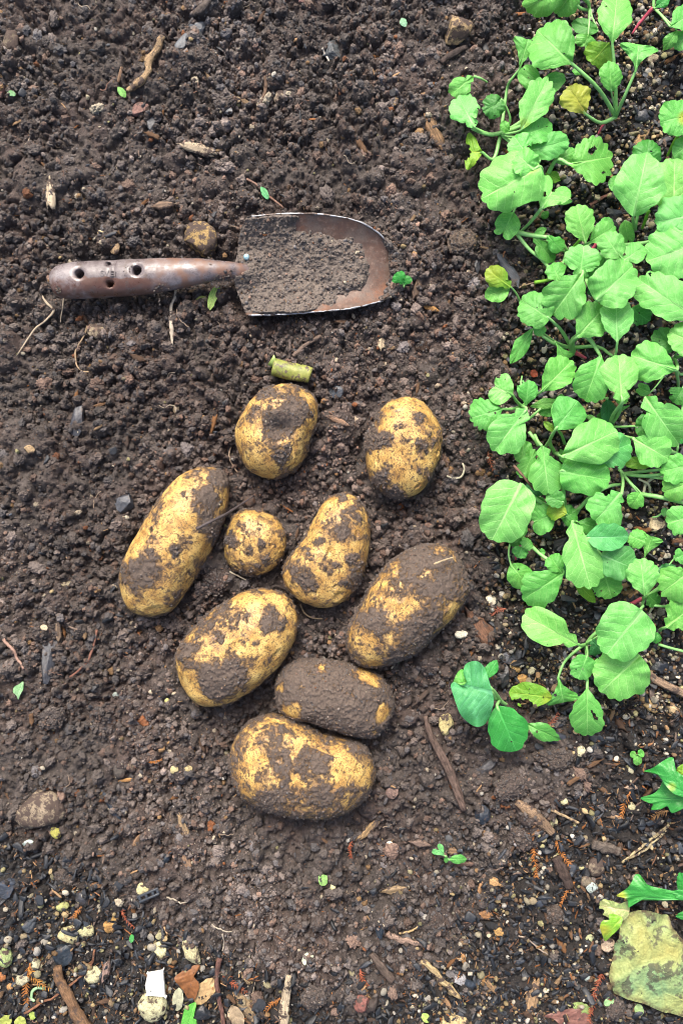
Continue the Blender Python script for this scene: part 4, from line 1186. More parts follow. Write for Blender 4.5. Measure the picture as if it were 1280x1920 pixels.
radish('radish seedling spreading flat at the photo edge, thick stems crossing over the charcoal', (1166, 888, 10), [
 (1226,868,1168,868,24,'oval',26,22,'y',dict(scallop=.03,nostem=True)), (1306,868,1238,884,54,'lobed',34,30,'n',dict(scallop=.09,torn=2)), (1306,902,1242,922,50,'lobed',30,26,'n',dict(scallop=.07)),
 (1200,924,1182,952,34,'oval',20,16,'n',dict(scallop=.03,holes=[(1199,955,5)]))],
 stems=[([(1166,888,10),(1200,892,20),(1242,890,24)],1.6,1.3),([(1160,880,10),(1180,905,16),(1198,926,18)],1.4,1.1),([(1164,928,30),(1167,905,22),(1164,886,11)],1.3,1.2),([(1197,926,14),(1235,932,22),(1285,944,24)],1.9,1.6),([(1205,926,12),(1212,905,12),(1236,890,18)],1.2,1.1,'w'),([(1218,924,6),(1214,908,14),(1196,898,16)],1.1,.9,'w')])
radish('radish seedling behind the flat beige triangular stone', (1242, 960, 6), [
 (1306,964,1250,982,54,'lobed',32,28,'l',dict(scallop=.06,holes=[(1268,1002,3)])), (1244,968,1246,952,14,'oval',12,14,'b',dict(scallop=.02)), (1208,1016,1178,1004,34,'round',26,24,'n',dict(scallop=.05,nostem=True)),
 (1206,1048,1222,1004,44,'fan',22,28,'n',dict(scallop=.01,nostem=True))],
 stems=[([(1242,960,6),(1232,968,4),(1222,970,3)],.9,.7),([(1206,1048,20),(1204,1060,14),(1203,1075,6)],1.2,1.1)])
radish('radish seedling with an upright notched leaf over a pink stem, near the photo edge', (1206, 1122, 8), [
 (1208,1118,1200,1048,58,'obov',42,44,'l',dict(scallop=.06)), (1262,1086,1236,1062,38,'round',24,22,'k'), (1300,1066,1238,1112,66,'lobed',36,30,'n',dict(scallop=.09)),
 (1214,1116,1234,1134,28,'oval',22,16,'d'), (1262,1048,1282,1040,30,'lobed',26,26,'n')],
 stems=[([(1172,1138,3),(1188,1130,6),(1203,1122,9)],1.9,1.7,'r'),([(1210,1132,16),(1232,1136,18),(1265,1138,12)],1.2,1.0),([(1206,1122,8),(1202,1140,14),(1200,1150,24)],1.3,1.1)])
radish('radish seedling with two large overlapping pale leaves above black charcoal', (1098, 1208, 8), [
 (1082,1208,980,1152,62,'lobed',30,26,'l',dict(scallop=.03,holes=[],via=(1090,1210,20))), (1202,1144,1136,1228,98,'round',56,48,'l',dict(scallop=.04,arch=.08,fold=.08,nostem=True)),
 (1198,1228,1126,1298,96,'round',38,30,'l',dict(scallop=.05,nostem=True)), (1140,1180,1166,1132,38,'oval',26,26,'n',dict(scallop=.02)),
 (1100,1230,1082,1274,44,'round',32,28,'n',dict(scallop=.05)), (1100,1290,1100,1380,62,'obov',26,18,'n',dict(scallop=.04,via=(1100,1250,20),holes=[(1113,1340,5),(1117,1347,5),(1109,1334,3.5)])),
 (1046,1270,1056,1318,58,'fan',16,14,'n',dict(scallop=.05,via=[(1084,1216,12),(1058,1240,16)],holes=[(1040,1303,4)])),
 (1034,1308,954,1298,46,'oval',18,14,'y',dict(scallop=.01,nostem=True,holes=[(986,1322,12),(1000,1330,11),(965,1318,8),(974,1314,7),(992,1292,2.5),(992,1300,2),(1018,1308,2.5)],yel=[(1028,1310,16,.4)])),
 (1108,1200,1128,1222,38,'lobed',22,22,'k')],
 stems=[([(1098,1208,9),(1115,1188,18),(1140,1178,24)],1.6,1.3),([(1205,1136,34),(1198,1144,46),(1190,1154,54)],1.2,.8)])
radish('radish seedling entering from the photo edge with one veined leaf on a long thin stalk', (1236, 1182, 6), [
 (1248,1176,1298,1136,68,'lobed',28,24,'n',dict(scallop=.07)), (1232,1186,1226,1206,20,'oval',14,12,'d',dict(nostem=True)), (1280,1140,1272,1166,24,'lobed',18,18,'n',dict(nostem=True))],
 stems=[([(1233,1208,10),(1260,1216,14),(1300,1226,12)],1.2,1.1),([(1216,1150,8),(1222,1140,12),(1228,1130,14)],.9,.8,'w')])

plant('cabbage_seedling', 'seedling', 'blue green cabbage seedling with waxy leaves, alone on the soil right of the caked potato', (936, 1312, 8), [
 (922,1299,846,1278,116,'oval',44,40,'c',dict(poly=[(923,1300),(925,1318),(917,1343),(908,1358),(894,1363),(879,1356),(863,1340),(854,1318),(846,1293),(845,1283),(852,1279),(866,1285),(874,1278),(868,1262),(872,1246),(884,1240),(897,1241),(908,1252),(915,1272)],scallop=.0,fold=.2,curl=.3,arch=.1,mat=None)),
 (870,1280,848,1282,40,'oval',36,30,'n',dict(poly=[(874,1282),(868,1256),(858,1260),(850,1276),(848,1283),(858,1286)],scallop=0,nostem=True)),
 (931,1324,968,1409,72,'oval',34,26,'g',dict(scallop=.015,fold=.22,curl=.35)),
 (986,1358,1049,1387,30,'lance',18,14,'d',dict(scallop=.04,fold=.35,nostem=True,holes=[(1006,1372,3)])),
 (912,1272,930,1238,22,'lance',20,18,'g',dict(scallop=.04,nostem=True))],
 stems=[([(918,1290,42),(928,1300,30),(938,1314,14),(950,1322,4)],1.8,1.5)], mat=M['cabbage'])

WD = 'glossy toothed weeds growing in from the photo edge'
plant('toothed_weed', 'weed', 'glossy green weed with pointed teeth, entering from the photo edge above the straw', (1300, 1490, 8), [
 (1330,1512,1208,1446,62,'lance',40,34,'g',dict(poly=[(1206,1446),(1222,1440),(1240,1428),(1254,1420),(1262,1422),(1258,1432),(1268,1446),(1282,1456),(1300,1470),(1330,1500),(1330,1515),(1290,1498),(1262,1488),(1248,1474),(1240,1462),(1228,1450)],scallop=0,fold=.2,yel=[(1258,1476,10,.5)])),
 (1330,1500,1200,1496,76,'lance',30,22,'g',dict(poly=[(1330,1475),(1290,1480),(1268,1474),(1250,1470),(1242,1463),(1236,1476),(1224,1488),(1200,1496),(1214,1505),(1223,1508),(1220,1518),(1238,1517),(1250,1512),(1258,1524),(1272,1520),(1290,1512),(1330,1515)],scallop=0)),
 (1290,1440,1266,1446,18,'lance',22,20,'y',dict(nostem=True))], group=WD, mat=M['weed'])
plant('toothed_weed', 'weed', 'glossy weed leaf with a yellowed tip reaching over the blotched yellow leaf', (1310, 1692, 8), [
 (1312,1690,1154,1680,60,'lance',26,20,'g',dict(poly=[(1312,1678),(1276,1674),(1250,1668),(1222,1662),(1206,1654),(1200,1641),(1190,1640),(1184,1652),(1176,1664),(1162,1674),(1155,1680),(1170,1684),(1176,1690),(1178,1702),(1188,1690),(1204,1688),(1240,1688),(1276,1688),(1312,1694)],scallop=0,fold=.25,yel=[(1162,1680,14,.9)])),
 (1296,1680,1272,1636,30,'lance',22,26,'g',dict(scallop=.03)), (1300,1684,1258,1672,18,'lance',28,28,'g',dict(scallop=.05)), (1300,1714,1266,1718,16,'lance',12,10,'g')], group=WD, mat=M['weed'])
plant('withered_weed', 'weed', 'withering lobed weed leaf, part pale and part yellow, tucked above the blotched leaf', (1180, 1700, 5), [
 (1178,1708,1122,1698,60,'lobed',14,8,'P',dict(poly=[(1178,1690),(1162,1694),(1150,1690),(1142,1688),(1130,1686),(1122,1696),(1126,1712),(1140,1720),(1158,1722),(1168,1726),(1178,1714)],scallop=.03,torn=1,nostem=True)),
 (1168,1716,1130,1762,40,'lobed',18,12,'y',dict(poly=[(1166,1722),(1150,1714),(1140,1716),(1148,1724),(1130,1726),(1124,1738),(1128,1752),(1134,1764),(1146,1754),(1160,1740)],scallop=0,yel=[(1130,1745,16,1.)],nostem=True))], mat=M['weed'])

SP = 'tiny two leaved sprouts'
plant('sprout', 'seedling', 'tiny sprout with two smooth leaves amid brown chips below the heap', (838, 1609, 3), [
 (832,1604,816,1588,22,'heart2',10,9,'b',dict(scallop=0)), (842,1611,874,1611,17,'oval',9,8,'n',dict(scallop=0)), (836,1606,836,1618,8,'oval',5,4,'n',dict(nostem=True))])
plant('sprout', 'seedling', 'tiny three leaved clover like sprout left of the glossy toothed weed', (1194, 1415, 3), [
 (1196,1415,1206,1410,15,'round',10,9,'n',dict(scallop=0)), (1194,1418,1194,1435,16,'round',9,8,'n',dict(scallop=0)), (1191,1415,1180,1414,12,'round',9,8,'n',dict(scallop=0))])
plant('sprout', 'seedling', 'small folded green sprout just beyond the trowel tip', (757, 538, 3), [
 (756,532,742,512,26,'lobed',10,14,'g',dict(scallop=.05)), (758,534,768,518,16,'lobed',10,12,'g',dict(scallop=.05))])
# ---------------------------------------------------------------- sticks, chips, stones, charcoal and scraps
M['wood'] = mat_debris('weathered_wood', 700, (.10, 1.5, 1.5), .75, .75, .25, 1., .0007, .45)
M['bark'] = mat_debris('bark', 600, (.3, 1, 1), .7, .8, .2, 1., .001, .3)
M['stone'] = mat_debris('stone', 420, (1, 1, 1), .5, .8, .25, .9, .0009, .45)
M['dirty_stone'] = mat_debris('dirty_stone', 320, (1, 1, 1), .5, .85, .25, .9, .001, .75)
M['pumice'] = mat_debris('pumice', 700, (1, 1, 1), .55, .9, .2, 1., .0010, .42)
M['coal'] = mat_debris('charcoal', 330, (.5, 1.3, 1), .7, .45, .5, .8, .0008, .16)
M['clod'] = mat_debris('soil_clod', 560, (1, 1, 1), .7, .85, .3, 1., .0020, 0)
M['root'] = mat_debris('root_fibre', 500, (1, 1, 1), .3, .65, .3, .5, .0004, .12)
M['deadleaf'] = mat_debris('dead_leaf', 200, (1, 1, 1), .45, .55, .35, .7, .0008, .12)
M['scrap'] = mat_debris('plain', 500, (1, 1, 1), .15, .4, .5, .3, .0004, .1)

SD = [0]
def nxt():
    SD[0] += 1
    return SD[0]

def stick(name, cat, label, pts, w, color, mat='wood', lift=.5, taper=(1, .8), zs=None, group=None, flat=.8, n=22, rough=.28, parent=None):
    """pts pixels; w width in pixels; lies on the ground, or at heights zs (m)"""
    S = spline(pts, n)
    r = w * PX / 2
    P = []
    for k, (a, b) in enumerate(S):
        if zs is not None:
            z = np.interp(k / (n - 1), np.linspace(0, 1, len(zs)), zs); P.append(at(a, b, z))
        else:
            g_ = on_ground(a, b, r * lift, .003); P.append((g_[0], g_[1], max(g_[2], float(gz(np.float64(g_[0]), np.float64(g_[1]))) + r * lift) + .0006))
    P = np.array(P)
    if zs is None:          # stiff: smooth the height along the stick
        zz = P[:, 2]; kk = np.ones(7) / 7
        P[:, 2] = np.convolve(np.pad(zz, 3, mode='edge'), kk, 'valid') * .5 + np.linspace(zz[0], zz[-1], n) * .2 + zz.max() * .3
    R = r * np.interp(np.linspace(0, 1, n), np.linspace(0, 1, len(taper)), taper)
    sd_ = nxt()
    V, F = tube_arrays(P, R, 10, True, flat, rough, sd_)
    o0 = P[n // 2]; a = math.atan2(P[-1][1] - P[0][1], P[-1][0] - P[0][0])
    ca, sa = math.cos(-a), math.sin(-a)
    W = V - o0; W = np.stack([W[:, 0] * ca - W[:, 1] * sa, W[:, 0] * sa + W[:, 1] * ca, W[:, 2]], -1)
    ob = obj(name, mk_mesh(name, W, F, M[mat]), parent, loc=o0, rot=(0, 0, a), color=color)
    return tag(ob, label, cat, group)

def chip_mesh(name, L, W, T, mat, seed, ragged=.16):
    """flat splinter or plate with torn ends, rounded-off edges and a split grain relief"""
    rs = np.random.default_rng(seed)
    nu, nv = 14, 6
    u = np.linspace(-1, 1, nu); v = np.linspace(-1, 1, nv)
    wtop = np.clip(1 - np.where(u < 0, np.clip(-u - rs.uniform(.1, .8), 0, 1) * rs.uniform(.5, 2.2), np.clip(u - rs.uniform(.1, .8), 0, 1) * rs.uniform(.5, 2.2)), .14, 1) * (1 + rs.normal(0, ragged * .5, nu))
    mid = rs.normal(0, .07, nu).cumsum() * .5
    endl = rs.normal(0, ragged * 1.1, nv); endr = rs.normal(0, ragged * 1.1, nv)
    X = np.empty((nu, nv)); Y = np.empty((nu, nv))
    for j in range(nv):
        X[:, j] = u + endl[j] * np.clip(-u, 0, 1) ** 3 + endr[j] * np.clip(u, 0, 1) ** 3
        Y[:, j] = v[j] * wtop + mid
    prof = (1 - np.abs(v) ** 4)[None, :] * (1 - np.abs(u) ** 8)[:, None]
    rel = rs.normal(0, .22, nv)[None, :] + rs.normal(0, .10, (nu, nv))
    bow = rs.uniform(-.25, .6) * (u ** 2)[:, None] * T
    Zt = T * (.15 + .55 * prof + .35 * rel * prof) + bow; Zb = -T * .45 + bow - .1 * T * prof
    A = np.stack([X * L / 2, Y * W / 2, Zt], -1).reshape(-1, 3); B = np.stack([X * L / 2, Y * W / 2, Zb], -1).reshape(-1, 3)
    Fq = grid_faces(nu, nv); idx = np.arange(nu * nv).reshape(nu, nv)
    rim = np.concatenate([idx[:, 0], idx[-1, 1:], idx[-2::-1, -1], idx[0, -2:0:-1]]); rn = np.roll(rim, -1); K = nu * nv
    return mk_mesh(name, np.vstack([A, B]), np.vstack([Fq, Fq[:, ::-1] + K, np.stack([rim, rim + K, rn + K, rn], 1)]), M[mat], smooth=False)

def put(name, cat, label, px, py, me, ang, color, lift=0.0, tilt=.12, group=None, z=None):
    x, y, zz = on_ground(px, py, lift, .003) if z is None else at(px, py, z)
    ob = obj(name, me, loc=(x, y, zz), rot=(RNG.normal(0, tilt), RNG.normal(0, tilt), math.radians(ang)), color=color)
    return tag(ob, label, cat, group)

def chip(label, px, py, L, W, ang, color, mat='wood', name='wood_chip', cat='wood chip', T=None, lift=.0012, group=None, tilt=.1, z=None):
    T = T or max(.0012, min(L, W) * PX * .35)
    return put(name, cat, label, px, py, chip_mesh(name, L * PX, W * PX, T, mat, nxt()), ang, color, lift, tilt, group, z)

def stone_mesh(name, L, W, H, mat, seed, amp=.28, cuts=0, sub=4, freq=1.3):
    rs = np.random.default_rng(seed)
    V, F = ico(sub)
    d = 1 + amp * 2 * (fbm(V * freq + seed * 2.3, 4, seed, .55) - .5)
    W_ = V * d[:, None]
    for _ in range(cuts):
        n = rs.normal(size=3); n[2] = abs(n[2]) * .7; n /= np.linalg.norm(n); h = rs.uniform(.45, .75)
        dd = W_ @ n; W_ = W_ - np.maximum(dd - h, 0)[:, None] * n * .96
    W_ = W_ + V * ((fbm(V * 5 + seed, 3, seed + 9) - .5) * .10)[:, None]
    if mat in ('clod', 'dirty_stone'): W_ = W_ + V * ((fbm(V * 9 + seed, 4, seed + 3, .7) - .5) * (.34 if mat == 'clod' else .16))[:, None]
    ext = (W_.max(0) - W_.min(0))
    W_ = (W_ - (W_.max(0) + W_.min(0)) / 2) / ext * np.array([L, W, H])
    return mk_mesh(name, W_, F, M[mat])

def stone(label, px, py, L, W, ang, color, mat='stone', name='stone', cat='stone', sink=.25, amp=.25, cuts=2, group=None, hr=.62, freq=1.3, tilt=.12):
    H = min(L, W) * PX * hr
    me = stone_mesh(name, L * PX, W * PX, H, mat, nxt(), amp, cuts, 5 if mat == 'clod' else 4 if max(L, W) > 20 else 3, freq)
    return put(name, cat, label, px, py, me, ang, color, H * (.5 - sink), tilt, group)

def coal(label, px, py, L, W, ang, color=(.020, .023, .028), mat='coal', name='charcoal_piece', group=None, flat=.45, amp=.16, lift=None):
    H = min(L, W) * PX * flat
    me = stone_mesh(name, L * PX, W * PX, H, mat, nxt(), amp, 9, 4, 1.1)
    me.polygons.foreach_set('use_smooth', np.zeros(len(me.polygons), bool))
    return put(name, 'charcoal', label, px, py, me, ang, color, H * .25 if lift is None else lift, .12, group)

def sprig(label, a, b, color, wid=13, bend=4):
    wid *= 1.3
    a = np.array(a, float); b = np.array(b, float); L = np.hypot(*(b - a)); ax = (b - a) / L; cr = np.array([-ax[1], ax[0]])
    n = max(8, int(L / 5)); rs = np.random.default_rng(nxt())
    x, y, z = on_ground(*((a + b) / 2), .0022, .006)
    k = lambda p, h: np.array([(p[0] - (a + b)[0] / 2) * PX, -(p[1] - (a + b)[1] / 2) * PX, h])
    S = [a + ax * L * t_ + cr * bend * math.sin(t_ * 3.1) for t_ in np.linspace(0, 1, n)]
    zs = .0016 * np.sin(np.linspace(.2, 2.9, n))
    Vs, Fq, Ft = [], [], []; off = 0
    def addt(P, R, nv=5):
        nonlocal off
        V, F = tube_arrays(np.array(P), np.array(R), nv, True, .7)
        Vs.append(V); Fq.append(F[0] + off); Ft.append(F[1] + off); off += len(V)
    addt([k(p, h) for p, h in zip(S, zs)], np.linspace(.0009, .0005, n))
    for i in range(1, n):
        for sgn in (-1, 1):
            l = wid / 2 * rs.uniform(.7, 1.15) * (1 - .45 * i / n)
            tip = S[i] + cr * sgn * l + ax * l * rs.uniform(.6, 1.2)
            m = (S[i] + tip) / 2 + ax * l * .05
            addt([k(S[i], zs[i]), k(m, zs[i] + .0007), k(tip, zs[i] + rs.uniform(.0001, .0012))], [.00055, .0005, .0001], 4)
    me = mk_mesh('cedar_sprig', np.vstack(Vs), [np.vstack(Fq), np.vstack(Ft)], M['bark'])
    return tag(obj('cedar_sprig', me, loc=(x, y, z), color=color), label, 'sprig', 'dry rust coloured sprigs of cedar')

def scrap_leaf(label, poly, b, tip, w, z0, z1, color, mat='deadleaf', name='dead_leaf', cat='dead leaf', fold=.12, wave=.04, arch=.06, scallop=.02, holes=(), zlift=.003, shape='oval', curl=.1):
    gzv = on_ground((b[0] + tip[0]) / 2, (b[1] + tip[1]) / 2, 0, .008)[2]
    V, F, s, d = leaf_mesh(b, tip, w, shape, gzv + z0, gzv + z1, arch=arch, fold=fold, curl=curl, wave=wave, scallop=scallop, holes=holes, seed=nxt() + 50, poly=poly)
    o0 = V.mean(0)
    me = mk_mesh(name, V - o0, F, M[mat])
    uvl = me.uv_layers.new(name='leaf'); li = np.empty(len(me.loops), np.int32); me.loops.foreach_get('vertex_index', li)
    uvl.data.foreach_set('uv', np.stack([s[li], d[li]], -1).astype(np.float32).ravel())
    fattr(me, 'yellow', np.zeros(len(V)))
    return tag(obj(name, me, loc=o0, color=color), label, cat)

TAN, BRN, ORG, GRY, STRAW, PALE, RED = (.27, .18, .095), (.095, .055, .033), (.27, .125, .045), (.10, .085, .075), (.40, .29, .15), (.50, .44, .33), (.13, .05, .035)
ROOTC, CREAM, YEL = (.30, .245, .175), (.50, .44, .29), (.46, .44, .22)

# --- sticks
stick('stick', 'stick', 'bent tan stick with a pale split end, lying near the top of the bed', [(306,72),(296,95),(284,118),(275,138),(258,156),(240,174)], 17, (.26,.18,.10), taper=(.75,.8,.85,.7,.9,.45), rough=.4, lift=.9)
stick('twig', 'twig', 'short curved brown twig above the trowel blade, near a pale stone', [(496,144),(499,165),(494,186),(483,209)], 7, (.14,.09,.06), taper=(.7,1,.9,.8))
stick('twig', 'twig', 'long straight grey brown twig right of the lowest potatoes', [(796,1342),(806,1375),(832,1425),(850,1465),(868,1516)], 17, (.105,.072,.058), mat='bark', taper=(.45,.8,1,.95,.85), lift=.8)
stick('reed', 'reed', 'split brown reed stem lying where the soil meets the mulch', [(966,1500),(988,1519),(1010,1537),(1034,1558)], 20, (.20,.135,.085), taper=(.6,1,1,.75), flat=.5, rough=.4)
stick('straw', 'straw', 'thin tan straw next to the end of the split reed', [(1032,1517),(1055,1528),(1083,1541)], 6, (.36,.26,.15))
stick('twig', 'twig', 'smooth pinkish grey twig below the heap, near the black chip', [(725,1745),(748,1757),(775,1764),(804,1776)], 11, (.24,.165,.125), taper=(1,1,.85,.8), lift=.9)
stick('straw', 'straw', 'hollow straw stalk with a hooked end at the bottom of the photo', [(785,1806),(792,1801),(812,1818),(835,1842),(862,1868)], 12, (.36,.27,.14), taper=(.5,.9,1,1,.7), lift=.9)
stick('twig', 'twig', 'fine yellow straw crossing the pinkish grey twig', [(748,1750),(765,1744),(784,1736)], 5, (.36,.26,.13))
stick('stick', 'stick', 'thick peeling brown stick running off the bottom of the photo', [(108,1812),(116,1836),(130,1868),(148,1898),(172,1935)], 22, (.155,.090,.050), mat='bark', taper=(.85,.8,.95,1.1,1.1), lift=1., rough=.25)
stick('twig', 'twig', 'upright reddish brown twig beside the brown oak leaf', [(412,1795),(407,1825),(410,1860),(416,1890),(422,1930)], 10, (.125,.065,.052), mat='bark', lift=.9)
stick('wood_splinter', 'splinter', 'long pale wood splinter standing upright at the bottom edge', [(541,1828),(538,1855),(533,1890),(530,1930)], 20, (.42,.34,.23), taper=(.45,.8,1,1), flat=.5, lift=.9, rough=.3)
stick('root', 'root', 'dark thin root lying over the upper end of the longest potato', [(368,992),(395,978),(420,966),(450,947),(476,929)], 5.5, (.052,.042,.042), mat='root', zs=[.052,.051,.040,.018,.008], taper=(1,1,.8,.5))
stick('straw', 'straw', 'loose wet straw stem at the right photo edge, upper of the two crossed ones', [(1252,1545),(1225,1566),(1195,1590),(1164,1616)], 6, (.36,.29,.16), lift=1.2)
stick('straw', 'straw', 'loose wet straw stem at the right photo edge, lower of the two crossed ones', [(1246,1554),(1222,1578),(1196,1598),(1180,1606)], 5, (.40,.33,.19), lift=1.)
stick('wood_splinter', 'splinter', 'coarse brown splinter poking out below the overlapping pale leaves', [(1205,1258),(1230,1276),(1258,1290),(1290,1304)], 17, (.22,.15,.10), flat=.5, lift=.9, rough=.4)
stick('root', 'root', 'pale forked root left of the trowel handle', [(82,556),(88,568),(102,584),(88,604),(64,628),(32,668)], 4.5, ROOTC, mat='root', taper=(.6,1,1,.8,.4), lift=1)
stick('root', 'root', 'white root with a brown swelling just below the trowel handle', [(332,545),(325,570),(321,595),(323,622),(324,650)], 6, (.36,.31,.24), mat='root', taper=(.9,1,.7,1.6,.3), lift=1)
stick('root', 'root', 'hair thin root hanging below the butt of the trowel handle', [(121,560),(117,582),(116,606)], 2.8, ROOTC, mat='root', lift=1)
stick('root', 'root', 'curled tan root on the soil under the handle, near a dirty stone', [(166,612),(155,638),(144,660),(146,684),(155,696),(169,698)], 3.4, (.25,.18,.11), mat='root', lift=1)
stick('twig', 'twig', 'short dark upright twig behind the cut green stalk', [(543,638),(544,655),(543,672)], 5.5, (.085,.066,.058), lift=1)
stick('twig', 'twig', 'grey brown twig leaning beside the cut green stalk', [(549,668),(570,650),(602,631)], 8, (.14,.10,.078), lift=.8)
stick('root', 'root', 'pinkish root crossing the soil by the upper corner of the blade', [(462,336),(486,352),(505,370),(532,392)], 4.5, (.17,.10,.075), mat='root', lift=1)
stick('root', 'root', 'curling pale root right of the plump potato', [(836,893),(848,897),(862,895),(869,882),(866,869)], 4, (.32,.30,.22), mat='root', lift=1.2)
stick('root', 'root', 'bent tan rootlet under the pear shaped potato', [(563,1133),(572,1150),(586,1158),(605,1160)], 3, (.27,.20,.12), mat='root', lift=1.2)
stick('root', 'root', 'short pale rootlet below the smallest potato', [(431,1072),(446,1079),(464,1088)], 3.4, (.30,.26,.19), mat='root', lift=1.2)
stick('straw', 'straw', 'tan straw lying across the mud filmed potato', [(813,1058),(830,1051),(850,1045)], 3.6, (.32,.25,.15), mat='root', zs=[.0495,.0475,.043])
stick('root', 'root', 'reddish rootlet left of the big clean potato', [(183,1180),(178,1205),(168,1235),(150,1256),(134,1268)], 5, (.15,.070,.048), mat='root', lift=1)
stick('root', 'root', 'pink tipped root near the left photo edge beside the charcoal slab', [(8,1198),(26,1218),(36,1234),(46,1254)], 6, (.24,.15,.115), mat='root', lift=1)
stick('twig', 'twig', 'slim russet twig slanting over the pumice at bottom left', [(48,1897),(80,1878),(112,1860),(145,1835),(172,1808),(179,1778)], 5, (.17,.080,.045), mat='bark', lift=1.4)
stick('root', 'root', 'white branching rootlet above the fine crumbs at the bottom', [(314,1680),(326,1684),(338,1690),(352,1690)], 3, (.30,.26,.20), mat='root', lift=1.2)
stick('root', 'root', 'white rootlet lying above the reddish brown twig', [(398,1730),(410,1740),(424,1744),(436,1744)], 3, (.30,.26,.20), mat='root', lift=1.2)
stick('root', 'root', 'kinked white rootlet below its longer neighbour by the reddish twig', [(417,1750),(421,1765),(418,1780)], 3, (.28,.24,.19), mat='root', lift=1.2)
stick('root', 'root', 'grey rootlet arching over crumbs at the lower right', [(970,1752),(992,1762),(1010,1778),(1024,1786)], 3, (.28,.22,.17), mat='root', lift=1.2)
stick('twig', 'twig', 'thin pink twig curving down at the very top of the bed', [(560,4),(575,6),(588,18)], 6, (.17,.095,.080), mat='bark', lift=1)
stick('root', 'root', 'white root stub by the flat bluish chip at the top', [(604,92),(609,104),(617,117)], 4, (.36,.33,.28), mat='root', lift=1.2)
stick('root', 'root', 'loose tan fibre beside the muddy dented potato', [(434,838),(430,856),(438,874),(446,886)], 3, (.22,.16,.11), mat='root', lift=1.2)
stick('root', 'root', 'pale crescent shoot at bottom left', [(86,1853),(72,1850),(62,1858),(61,1870),(66,1877)], 6, (.23,.38,.20), mat='scrap', lift=1.2)
stick('root', 'root', 'tan rootlet by the lone yellowing leaf stalk', [(968,542),(985,535),(1002,530)], 3, (.22,.16,.11), mat='root', lift=1)
stick('twig', 'twig', 'brown twig poking from under the arching radish leaves onto the gravel', [(1104,386),(1120,376),(1145,363)], 7, (.17,.08,.065), mat='bark', lift=1)
stick('twig', 'twig', 'brown twig lying across the leaves in the middle of the bank', [(962,872),(976,888),(990,905),(1000,918)], 5, (.15,.09,.065), mat='bark', zs=[.036,.038,.036,.032])
stick('stick', 'stick', 'grey brown stick half sunk in the mulch beneath the straws', [(1108,1580),(1130,1586),(1158,1595)], 22, (.10,.082,.068), mat='bark', flat=.6, taper=(.8,1,.75))
stick('stick', 'stick', 'dark brown rotten stick left of the crumbly lump at lower right', [(1040,1605),(1052,1630),(1066,1662)], 22, (.052,.036,.030), mat='bark', flat=.6, taper=(.8,1,.8))
stick('stick', 'stick', 'grey clay coated stick in crumbs at the bottom, by the hollow straw', [(696,1785),(714,1810),(736,1838)], 16, (.085,.064,.052), mat='bark', taper=(.8,1,.9))
stick('stick', 'stick', 'muddy grey stick embedded in soil at the top near a bluish chip', [(392,2),(380,14),(364,32)], 16, (.095,.078,.068), mat='bark', taper=(.7,1,.6))
stick('stick', 'stick', 'dark muddy twig embedded in soil below the tan stone', [(872,92),(850,104),(826,118)], 14, (.052,.040,.036), mat='bark', taper=(.7,1,.7))

